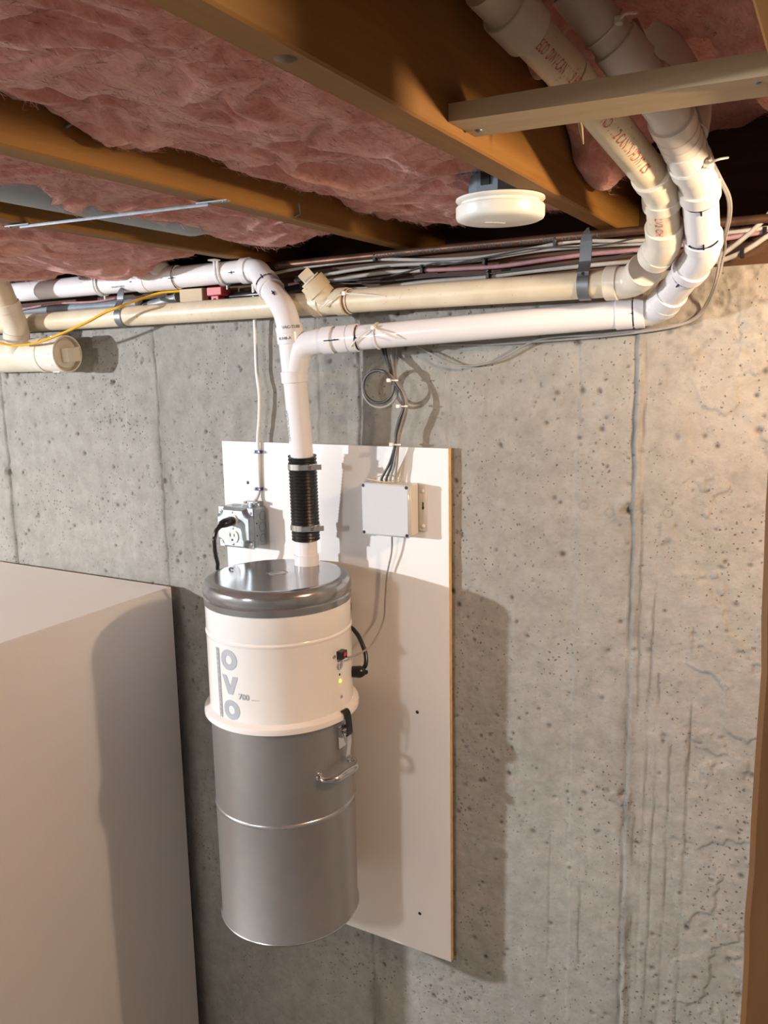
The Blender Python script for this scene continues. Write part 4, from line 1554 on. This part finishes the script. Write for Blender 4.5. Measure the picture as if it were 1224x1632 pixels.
# white cable from above, down to the box
cpts = [P(403, 440, y=-0.035), P(405, 480, y=-0.035), P(407, 535, y=-0.03), P(409, 590, y=-0.028), P(413.5, 630, y=-0.030), P(413, 670, y=-0.028), P(411, 700, y=-0.026), P(412.5, 745, y=YB - 0.006), P(413.5, 778, y=YB - 0.006), V3((-1.2450, -0.030, oz1 + 0.018)), V3((-1.2462, -0.038, oz1 + 0.011))]
tag(build('power_cable', MB().sweep(smooth_path(cpts, 7), 0.0048, 12, ell=(1.0, 0.75)), 'cable_white'), 'white cable dropping from the pipes to the metal outlet box', 'cable')
for lab, (px, py) in (('blue cable clip on white cable, upper of two', (412.5, 720)), ('blue cable clip on white cable just above the outlet box', (413.5, 779))):
    q = V3(P(px, py, y=YB - 0.004))
    t = thing('cable_clip', lab, 'clip', (q[0], YB, q[2] - 0.004), 'blue cable clips')
    m = MB()
    m.cbox((q[0] - 0.0095, YB - 0.013, q[2] - 0.0035), (q[0] + 0.0095, YB - 0.0005, q[2] + 0.0035), 0.0012)
    build('saddle', m, 'clip_blue', t)
    for k in (-0.0068, 0.0068):
        build('nail', MB().lathe([(0.0, 0.0012), (0.0026, 0.001), (0.0028, -0.0003)], (q[0] + k, YB - 0.013, q[2]), 12, (0, -1, 0)), 'chrome', t)

# black power cord from the outlet to the vacuum's right flank
pz = 1.6945
pgx = mx - 0.002
plug = MB()
plug.sweep([(pgx, fy - 0.0032, pz), (pgx, fy - 0.006, pz), (pgx - 0.002, fy - 0.024, pz - 0.002), (pgx - 0.004, fy - 0.034, pz - 0.004), (pgx - 0.004, fy - 0.035, pz - 0.005), (pgx - 0.007, fy - 0.042, pz - 0.010)],
           [0.0125, 0.0135, 0.0130, 0.0105, 0.0080, 0.0062], 20, ell=(1.05, 0.85))
kpts = [V3((pgx - 0.006, fy - 0.040, pz - 0.009)), V3((pgx - 0.010, fy - 0.048, pz - 0.018)), V3((pgx - 0.012, fy - 0.052, pz - 0.032)), P(341.5, 862, y=-0.138), P(343, 880, y=-0.135), P(347, 897, y=-0.120), P(352, 915, y=-0.10), V3((-1.26, -0.055, 1.50)), V3((-1.20, -0.0305, 1.44)), V3((-1.05, -0.0275, 1.47)), V3((-0.99, -0.034, 1.52)), P(556, 994, y=-0.060), P(563, 1003, y=-0.075), P(572, 1015, y=-0.085), P(582, 1040, y=-0.095), P(583, 1058, y=-0.105), P(578, 1068, y=-0.112), V3((AX + 0.172, -0.118, 1.3885))]
cord = build('power_cord', MB().sweep(smooth_path(kpts, 7), 0.0050, 12), 'black_plastic', vc)
build('plug', plug, 'black_plastic', cord)
n23 = np.array([math.cos(math.radians(26)), math.sin(math.radians(26)), 0])
cbase = np.array([AX, AY, 1.3885]) + n23 * 0.158
build('connector', MB().sweep([cbase, cbase + n23 * 0.018, cbase + n23 * 0.024, cbase + n23 * 0.029], [0.0125, 0.0135, 0.0110, 0.0070], 20), 'black_plastic', cord)

# ================================================================== JUNCTION BOX
jx0, jx1 = -0.9257, -0.8080
jz0, jz1 = 1.6878, 1.8030
jy = -0.0700
jb = thing('junction_box', 'square grey plastic junction box with four dark corner screws on white board', 'junction box', ((jx0 + jx1) / 2, YB, jz0))
build('body', MB().cbox((jx0 + 0.001, jy + 0.010, jz0 + 0.001), (jx1 - 0.001, YB - 0.003, jz1 - 0.001), 0.003), 'plastic_grey_side', jb)
build('cover', MB().cbox((jx0, jy, jz0), (jx1, jy + 0.0095, jz1), 0.0035), 'plastic_grey', jb)
for x in (jx0 + 0.0058, jx1 - 0.0058):
    for z in (jz0 + 0.0058, jz1 - 0.0058):
        build('cover_screw', MB().lathe([(0.0, 0.0006), (0.0034, 0.0006), (0.0038, -0.0004)], (x, jy, z), 16, (0, -1, 0)), 'black_plastic', jb)
for s, (x0, x1) in ((1, (jx1 - 0.002, jx1 + 0.0170)), (-1, (jx0 - 0.0170, jx0 + 0.002))):
    fl_ = build('mounting_flange', MB().cbox((x0, YB - 0.0032, jz0 + 0.008), (x1, YB - 0.0003, jz1 - 0.004), 0.001), 'plastic_grey_side', jb)
    cxm = jx1 + 0.0095 if s > 0 else jx0 - 0.0095
    for z in (jz0 + 0.020, jz1 - 0.018):
        build('flange_screw', MB().lathe([(0.0042, -0.0002), (0.0038, 0.0018), (0.0015, 0.0026), (0.0, 0.0026)], (cxm, YB - 0.0032, z), 14, (0, -1, 0)), 'outlet_white', fl_)
    ks = MB()
    ks.box((cxm, YB - 0.0034, 1.752), (0.0028, 0.0006, 0.0165))
    ks.lathe([(0.0, 0.0006), (0.0026, 0.0006), (0.0026, -0.0002)], (cxm, YB - 0.0032, 1.748), 12, (0, -1, 0))
    build('keyhole_slot', ks, 'slot_dark', fl_, smooth=False)

# ---- control cables: four come down together, fan out into the junction box
ent = [(-0.889, 'cable_dark'), (-0.8775, 'cable_dark'), (-0.868, 'cable_grey'), (-0.8570, 'cable_grey')]
tops = [(606, 536), (612, 533), (628, 528), (634, 528)]
labs = ['dark control cable entering junction box, leftmost of four', 'dark control cable entering junction box, second from left',
        'grey control cable entering junction box, third from left', 'grey control cable entering junction box, rightmost of four']
off = [(-0.0030, -0.001), (-0.0005, -0.0045), (0.0026, -0.002), (0.0030, 0.003)]
for i in range(4):
    dx, dy = off[i]
    b_ = lambda px, py, y, sx=1.0: V3(P(px, py, y=y)) + np.array([dx * sx, dy * sx, 0])
    pts = [V3(P(*tops[i], y=-0.004 - 0.002 * i)), b_(617 + 2.5 * i, 565, -0.020, 2.2), b_(625, 588, -0.036, 1.5), b_(628, 605, -0.046)]
    if i in (0, 3):            # spare length wound into a loop
        lc = V3(P(606, 616 if i == 0 else 620, y=-0.048))
        Rl = 0.0365 if i == 0 else 0.0415
        for k in range(1, 14):
            a = math.radians(38 - 360 * k / 13.5)
            pts.append(lc + np.array([Rl * math.cos(a), -0.004 - 0.0006 * k + (0.002 * i), Rl * math.sin(a) * 0.94]))
    pts += [b_(632, 612, -0.048), b_(643, 630, -0.046), b_(645, 650, -0.045), b_(640, 668, -0.043, 1.6), b_(634, 690, -0.041, 1.3), b_(632, 708, -0.042)]
    ex = ent[i][0]
    pts += [np.array([ex * 0.55 - 0.845 * 0.45, -0.040, 1.845]), np.array([ex, -0.040, 1.812]), np.array([ex, -0.040, jz1 - 0.0005])]
    tag(build('control_cable', MB().sweep(smooth_path(pts, 6), 0.0030, 10), ent[i][1]), labs[i], 'cable', 'control cables above the junction box')
for lab, (px, py), y in (('white cable tie on looped control cables, topmost at the coil', (628, 606), -0.047), ('white cable tie on control cables midway below the coil', (643, 647), -0.045), ('white cable tie on control cables at board top edge', (632, 708), -0.042)):
    c = V3(P(px, py, y=y))
    m = MB().torus(c, (0.15, 0, 1), 0.0078, 0.0019, 20, 8)
    m.cbox(c + np.array([-0.012, -0.013, -0.004]), c + np.array([-0.002, -0.007, 0.004]), 0.0012)
    m.box(c + np.array([0.009, -0.006, 0.0]), (0.008, 0.002, 0.003))
    tag(build('cable_tie', m, 'tie_white'), lab, 'cable tie', 'white cable ties')
# thin tan lacing wire on the box top
m = MB().sweep(smooth_path([(-0.925, -0.045, jz1 + 0.006), (-0.905, -0.050, jz1 + 0.004), (-0.885, -0.048, jz1 + 0.0012), (-0.862, -0.044, jz1 + 0.0012), (-0.852, -0.036, jz1 + 0.004), (-0.868, -0.028, jz1 + 0.012), (-0.895, -0.030, jz1 + 0.012), (-0.912, -0.036, jz1 + 0.006)], 6), 0.0010, 8)
tag(build('thin_wire', m, 'edge_wood'), 'thin tan wire curled on top of the grey junction box', 'wire')

# thin grey wire from the box down to the vacuum
swc, swn, swt = cyl_frame(-2.0, 1.452, RB + 0.022)
wp = [np.array([-0.8665, -0.040, jz0 + 0.0005]), P(624, 880, y=-0.035), P(617, 915, y=-0.030), P(614, 955, y=-0.030), P(612, 985, y=-0.035), P(603, 1010, y=-0.06), P(590, 1030, y=-0.10), P(572, 1042, y=-0.15), swc]
tag(build('switch_wire', MB().sweep(smooth_path(wp, 8), 0.0021, 10), 'cable_grey'), 'thin grey wire hanging from junction box to switch on vacuum side', 'wire')
for k, mt in ((0.0035, 'red_plastic'), (-0.0035, 'black_plastic')):
    pass

# ================================================================== ZIP TIES ON PIPES
def pipe_tie(label, c, axis, r, tails):
    c = V3(c)
    d = unit(V3(axis))
    m = MB().torus(c, axis, r + 0.0012, 0.0013, 32, 6)
    n = toward_cam(c)
    n = unit(n - d * (n @ d))
    w = np.cross(d, n)
    if w[2] < 0:
        w = -w
    hpt = c + (r + 0.003) * (n * 0.8 + w * 0.6)
    m.cbox(hpt - 0.0045, hpt + 0.0045, 0.001)
    for (dx, dz, dy) in tails:
        m.sweep(smooth_path([hpt, hpt + np.array([dx * 0.5, -0.010 + dy * 0.3, dz * 0.45]), hpt + np.array([dx, dy, dz])], 5), 0.0016, 6)
    tag(build('cable_tie', m, 'tie_white'), label, 'cable tie', 'cable ties on the pipes')


q = V3(P(610, 527, y=-0.08))
q = W_B0 + br_dir * ((q - W_B0) @ br_dir)
pipe_tie('cable tie with two loose tails round the white horizontal pipe', q, br_dir, RV, [(-0.050, -0.036, -0.008), (0.055, -0.024, 0.0)])
q = V3(P(562, 482, y=-0.08))
q = C_L0 + dC * ((q - C_L0) @ dC)
pipe_tie('cable tie with loose tails round the cream pipe near its plug', q, dC, RC, [(-0.050, -0.026, -0.010), (0.10, -0.012, -0.004)])
pipe_tie('cable tie round the white pipe high behind the wood strip', along(W_V6, W_V7, 0.125), W_V7 - W_V6, RV, [(0.02, 0.004, 0.0)])
pipe_tie('cable tie round the shaded white pipe below the wood strip', along(W_V5, W_V6, 0.062), W_V6 - W_V5, RV + 0.001, [(0.026, 0.006, 0.0)])

# grey wires strapped along the white pipe at right
for i, lab in enumerate(('grey wire strapped along right side of white pipe, nearer one', 'grey wire strapped along right side of white pipe, farther one')):
    o_ = 3.0 * i
    pts = [P(1010 + o_, 30, d=1.01), P(1040 + o_, 90, d=1.03), P(1068 + o_, 112, d=1.05), P(1105 + o_, 172, d=1.07), P(1118 + o_, 215, d=1.09), P(1130 + o_, 252, d=1.12), P(1146 + o_, 285, d=1.18), P(1160 + o_, 315, d=1.22), P(1161 + o_, 345, d=1.27), P(1153 + o_, 380, d=1.33), P(1149 + 2 * o_, 400, d=1.40), P(1140 + o_, 450, y=-0.05), P(1122 + o_, 490, y=-0.012 - 0.001 * i), P(1098 + o_, 512, y=-0.010 - 0.001 * i), P(1050, 522 + o_, y=-0.012), P(960, 533 + o_, y=-0.012), P(860, 541 + o_, y=-0.012)]
    if i == 0:
        pts += [P(790, 575, y=-0.012), P(735, 583, y=-0.014), P(690, 565, y=-0.014), P(655, 545, y=-0.008)]
    else:
        pts += [P(780, 549, y=-0.010), P(700, 549, y=-0.010)]
    tag(build('strapped_wire', MB().sweep(smooth_path(pts, 6), 0.0023, 8), 'cable_grey'), lab, 'wire', 'grey wires along the white pipe')

# ================================================================== CABLES ALONG THE SILL
def sill_run(name, label, pts, r, mat, cat='cable', grp='cables along the sill', ell=None, ext=True):
    pp = []
    for q in pts:
        px, py = q[:2]
        pp.append(P(px, py, y=q[2] if len(q) > 2 else -0.010))
    return tag(build(name, MB().sweep(smooth_path(pp, 6), r, 10, ell=ell), mat), label, cat, grp)


cop = sill_run('copper_pipe', 'dull printed copper pipe running under the joist ends', [(440, 424, -0.016), (628, 404, -0.016), (760, 391, -0.016), (890, 379, -0.016), (1020, 367, -0.016), (1290, 342, -0.016)], 0.0078, 'copper_dull', 'pipe', None)
ca, cb = P(600, 406.5, y=-0.016), P(1020, 367, y=-0.016)
text_on_tube('lettering', 'ASTM B88  1/2 TYPE L  COPPER TUBE  NSF  ASTM B88  1/2 TYPE L', 0.0085, ca, cb, 0.0078, (0.1, -1, -0.35), 'copper_print', cop, 0.0, width=0.48)
sill_run('sill_cable', 'white cable just under the copper pipe', [(430, 437), (500, 424), (595, 414), (680, 414), (760, 410), (830, 400), (890, 388), (930, 384), (1000, 384), (1070, 380), (1160, 371), (1290, 355)], 0.0036, 'cable_shaded')
sill_run('sill_cable', 'white cable behind the copper pipe, second below it', [(470, 447, 0.004), (600, 425, 0.004), (740, 417, 0.004), (860, 399, 0.004), (960, 391, 0.004), (1080, 384, 0.004), (1290, 360, 0.004)], 0.0040, 'cable_shaded')
sill_run('sill_cable', 'pink-striped cable along the sill, left length', [(476, 456, -0.004), (600, 436, -0.004), (672, 431, -0.004)], 0.0042, 'cable_shaded')
sill_run('sill_cable', 'pink jacketed cable along the sill below the white cables', [(672, 431, -0.004), (740, 428, -0.004), (800, 424, -0.004), (870, 414, -0.004), (940, 405, -0.004), (1020, 398, -0.004), (1120, 386, -0.004), (1215, 370, -0.004), (1290, 358, -0.004)], 0.0043, 'cable_pink')
sill_run('sill_cable', 'white cable nearest above the cream pipe', [(540, 461, 0.004), (600, 459, 0.004), (680, 449, 0.004), (770, 442, 0.004), (850, 432, 0.004), (960, 421, 0.004), (1030, 415, 0.004)], 0.0042, 'cable_shaded')
sill_run('sill_cable', 'thin black wire draped between the white cables', [(470, 441, -0.012), (530, 448, -0.012), (620, 440, -0.012), (690, 420, -0.012), (720, 420, -0.014), (780, 409, -0.015), (850, 396, -0.015), (905, 394, -0.015), (960, 391, -0.015), (1010, 380, -0.015)], 0.0016, 'cable_dark')
sill_run('sill_cable', 'thin black wire running low behind the cream pipe', [(490, 443, -0.006), (560, 452, -0.006), (690, 441, -0.006), (770, 437, -0.006), (880, 424, -0.006), (960, 413, -0.006), (1010, 402, -0.006)], 0.0016, 'cable_dark')
sill_run('sill_cable', 'white cable with black clip curving up at right edge', [(1128, 419, -0.006), (1150, 415, -0.008), (1176, 405, -0.010), (1200, 392, -0.012), (1224, 376, -0.014), (1270, 350, -0.012)], 0.0043, 'cable_shaded')
sill_run('sill_cable', 'tan cable slanting up to right beside the white pipe elbow', [(1148, 408, -0.002), (1175, 388, -0.006), (1200, 367, -0.012), (1222, 345, -0.014), (1250, 310, -0.010)], 0.0042, 'cable_shaded')
for lab, (px, py, y) in (('black clip on white cable at right edge', (1183, 403, -0.010)), ('black clip on copper pipe left of the smoke detector', (599, 410, -0.014)), ('black clip on copper pipe right of the smoke detector', (886, 384, -0.014)),
                         ('black clip above cream pipe, under the smoke detector', (779, 437, -0.002)), ('black clip on pink cable, right of the plug', (674, 429, -0.006)), ('black clip on pink cable, under the smoke detector', (773, 416, -0.004)), ('black clip on pink cable at far right', (1219, 371, -0.006))):
    c = V3(P(px, py, y=y))
    m = MB().cbox(c + np.array([-0.0035, -0.0085, -0.009]), c + np.array([0.0035, 0.006, 0.009]), 0.001)
    m.cyl(c + np.array([0, -0.0085, 0.004]), c + np.array([0, -0.011, 0.004]), 0.002, 8)
    tag(build('cable_staple', m, 'black_plastic'), lab, 'clip', 'black cable clips')

# left side clutter between the pipes
m = MB().sweep([P(-60, 502, y=-0.028), P(30, 497, y=-0.028), P(208, 484.5, y=-0.028)], 0.0125, 18)
cd = tag(build('conduit', m, 'conduit_grey'), 'grey plastic conduit between white and cream pipes at left', 'conduit')
m = MB().sweep([P(206, 485, y=-0.028), P(207, 485, y=-0.028), P(222, 484, y=-0.028), P(224, 484, y=-0.028)], [0.0130, 0.0150, 0.0150, 0.010], 18)
build('end_fitting', m, 'conduit_grey', cd)
m = MB().sweep([P(228, 488, y=-0.024), P(240, 487, y=-0.024), P(262, 481, y=-0.026), P(278, 476, y=-0.024), P(284, 474, y=-0.024)], [0.006, 0.0125, 0.0125, 0.011, 0.013], 18)
tag(build('hose_fitting', m, 'duct_grey'), 'short grey tube fitting between the pipes right of the conduit', 'pipe fitting')
q = P(304, 473, y=-0.045)
tag(build('wood_block', MB().cbox((q.x - 0.036, -0.045, q.z - 0.019), (q.x + 0.036, 0.0215, q.z + 0.019), 0.0015), 'block_wood'), 'pale wood block between the pipes beside the red bracket', 'wood block')
q = P(344, 470, y=-0.050)
rb = thing('red_bracket', 'red plastic bracket between white and cream pipes', 'bracket', (q.x, q.y, q.z - 0.026))
m = MB().cbox((q.x - 0.024, -0.055, q.z - 0.002), (q.x + 0.021, -0.020, q.z + 0.018), 0.002)
m.cbox((q.x - 0.016, -0.050, q.z - 0.026), (q.x + 0.008, -0.024, q.z - 0.001), 0.002)
build('bracket_body', m, 'red_plastic', rb)
build('hole', MB().lathe([(0.0, 0.0005), (0.005, 0.0005), (0.005, -0.0005)], (q.x - 0.004, -0.0500, q.z - 0.012), 14, (0, -1, 0)), 'slot_dark', rb)
m = MB().sweep(smooth_path([P(288, 505, y=-0.01), P(320, 478, y=-0.012), P(365, 473, y=-0.02), P(400, 470, y=-0.03), P(440, 466, y=-0.03), P(480, 458, y=-0.02)], 6), 0.009, 12)
tag(build('dark_hose', m, 'black_plastic'), 'dark hose in shadow right of the red bracket', 'hose')
m = MB().sweep(smooth_path([P(-40, 540, y=-0.19), P(0, 547, y=-0.175), P(24, 550.5, y=-0.160), P(60, 546, y=-0.160), P(100, 531, y=-0.160), P(140, 513, y=-0.162), P(170, 497, y=-0.163), P(194, 488, y=-0.163), P(214, 480, y=-0.10), P(236, 473, y=-0.06), P(262, 466, y=-0.045), P(326, 462, y=-0.03)], 7), 0.0052, 10, ell=(1.0, 0.6))
tag(build('yellow_cable', m, 'cable_yellow'), 'bright yellow cable draped over cream pipe at left', 'cable')
m = MB().sweep(smooth_path([P(-30, 505, y=-0.06), P(40, 492, y=-0.05), P(90, 484, y=-0.05), P(150, 481, y=-0.045), P(190, 474, y=-0.03)], 6), 0.003, 8)
tag(build('sill_cable', m, 'cable_pink'), 'thin pinkish wire under the white pipe at left', 'cable')

# ================================================================== FURRING STRIP
fz0, fz1 = 2.3133, 2.3318
fy0, fy1 = -0.737, -0.660
strip = thing('furring_strip', 'pale wooden strip fixed between two joists under the pipes', 'wood strip', (-0.24, (fy0 + fy1) / 2, fz0))
m = MB()
m.add([(-0.4055, fy0, fz0), (-0.4055, fy1, fz0 + .001), (-0.4055, fy1, fz1 + .001), (-0.4055, fy0, fz1), (-0.0815, fy0 + 0.018, fz0 - .003), (-0.0815, fy1 + 0.012, fz0 - .002), (-0.0815, fy1 + 0.012, fz1 + .002), (-0.0815, fy0 + 0.018, fz1 + .001)],
      [(0, 1, 2, 3), (7, 6, 5, 4), (0, 4, 5, 1), (1, 5, 6, 2), (2, 6, 7, 3), (3, 7, 4, 0)])
build('plank', m, 'strip_wood', strip, smooth=False)
for (px, py) in ((763, 208), (1208, 128)):
    q = P(px, py, z=fz0)
    build('screw', MB().lathe([(0.0, -0.0022), (0.0026, -0.002), (0.0040, -0.0008), (0.0042, 0.002)], (q.x, q.y, fz0 - (0.0 if px < 1000 else 0.002)), 14), 'steel_dark', strip)
# a splinter hanging under the strip
q = V3(P(920, 196, d=0.98))
sp_m = MB().sweep([q + (0, 0, 0.010), q + (0.004, 0.002, -0.006), q + (0.007, 0.003, -0.024)], [0.0016, 0.0028, 0.0005], 6)
tag(build('wood_splinter', sp_m, 'strip_wood'), 'small pale splinter hanging under the wooden strip by cream pipe', 'splinter')

# ================================================================== SMOKE DETECTOR
SX, SY = -0.487, -0.372
eb = thing('ceiling_box', 'blue-grey electrical box on joist side above smoke detector', 'electrical box', (SX, SY, 2.3015))
bx_ = MB()
octo = []
for k in range(8):
    a = PI / 8 + k * PI / 4
    octo.append((SX - 0.004 + 0.0435 * math.cos(a), SY + 0.047 * math.sin(a), 2.3015))
bx_.prism(octo, (0, 0, 0.052))
build('box', bx_, 'box_blue', eb, smooth=False)
build('nail_bracket', MB().cbox((SX - 0.058, SY - 0.048, 2.330), (SX - 0.020, SY - 0.040, 2.338), 0.001), 'box_blue', eb)
build('nail', MB().cyl((SX - 0.060, SY - 0.055, 2.334), (SX + 0.035, SY - 0.042, 2.334), 0.0022, 10), 'steel_dark', eb)
build('cable_slot', MB().box((SX - 0.006, SY - 0.0445, 2.327), (0.014, 0.004, 0.028)), 'slot_dark', eb, smooth=False)
sd = thing('smoke_detector', 'round white smoke detector under blue-grey box on widest joist', 'smoke detector', (SX, SY, 2.266))
build('base_plate', MB().lathe([(0.0, 2.3010), (0.064, 2.3010), (0.0672, 2.2995), (0.0675, 2.2970), (0.0655, 2.2950), (0.060, 2.2935), (0.0, 2.2935)], (SX, SY, 0), 72), 'detector_white', sd)
hd_ = build('housing', MB().lathe([(0.0, 2.2935), (0.0595, 2.2935), (0.0600, 2.2895), (0.0660, 2.2885), (0.0672, 2.2870), (0.0672, 2.2730), (0.0655, 2.2695), (0.0600, 2.2668), (0.0520, 2.2655), (0.0, 2.2645)], (SX, SY, 0), 72), 'detector_white', sd)
gr = MB()
for k in range(5):
    gr.box((SX - 0.012 + 0.003 * k, SY - 0.014 + 0.004 * k, 2.2644), (0.018 - 0.002 * abs(k - 2), 0.0014, 0.0014), np.array(Matrix.Rotation(math.radians(35), 3, 'Z')))
build('vent_slots', gr, 'plastic_grey', hd_, smooth=False)

# ================================================================== FREEZER
fx0, fx1 = -2.30, -1.540
fyb, fyf = -0.030, -0.642
fzt = 1.489
fr = thing('freezer', 'plain white upright freezer standing against concrete wall left of vacuum', 'freezer', ((fx0 + fx1) / 2, (fyb + fyf) / 2, 0))
build('cabinet', MB().cbox((fx0, fyf, 0.03), (fx1, fyb, fzt - 0.0005), 0.003), 'appliance', fr)
dr_ = build('door', MB().cbox((fx0, fyf - 0.034, 0.06), (fx1 - 0.003, fyf - 0.0005, fzt - 0.004), 0.010), 'appliance', fr)
build('handle', MB().sweep(smooth_path([(fx0 + 0.05, fyf - 0.034, 1.30), (fx0 + 0.05, fyf - 0.07, 1.27), (fx0 + 0.05, fyf - 0.07, 0.95), (fx0 + 0.05, fyf - 0.034, 0.92)], 6), 0.011, 12), 'appliance', dr_)
for x in (fx0 + 0.06, fx1 - 0.06):
    for y in (fyb - 0.06, fyf + 0.12):
        build('foot', MB().cyl((x, y, 0), (x, y, 0.031), 0.02, 14), 'black_plastic', fr)
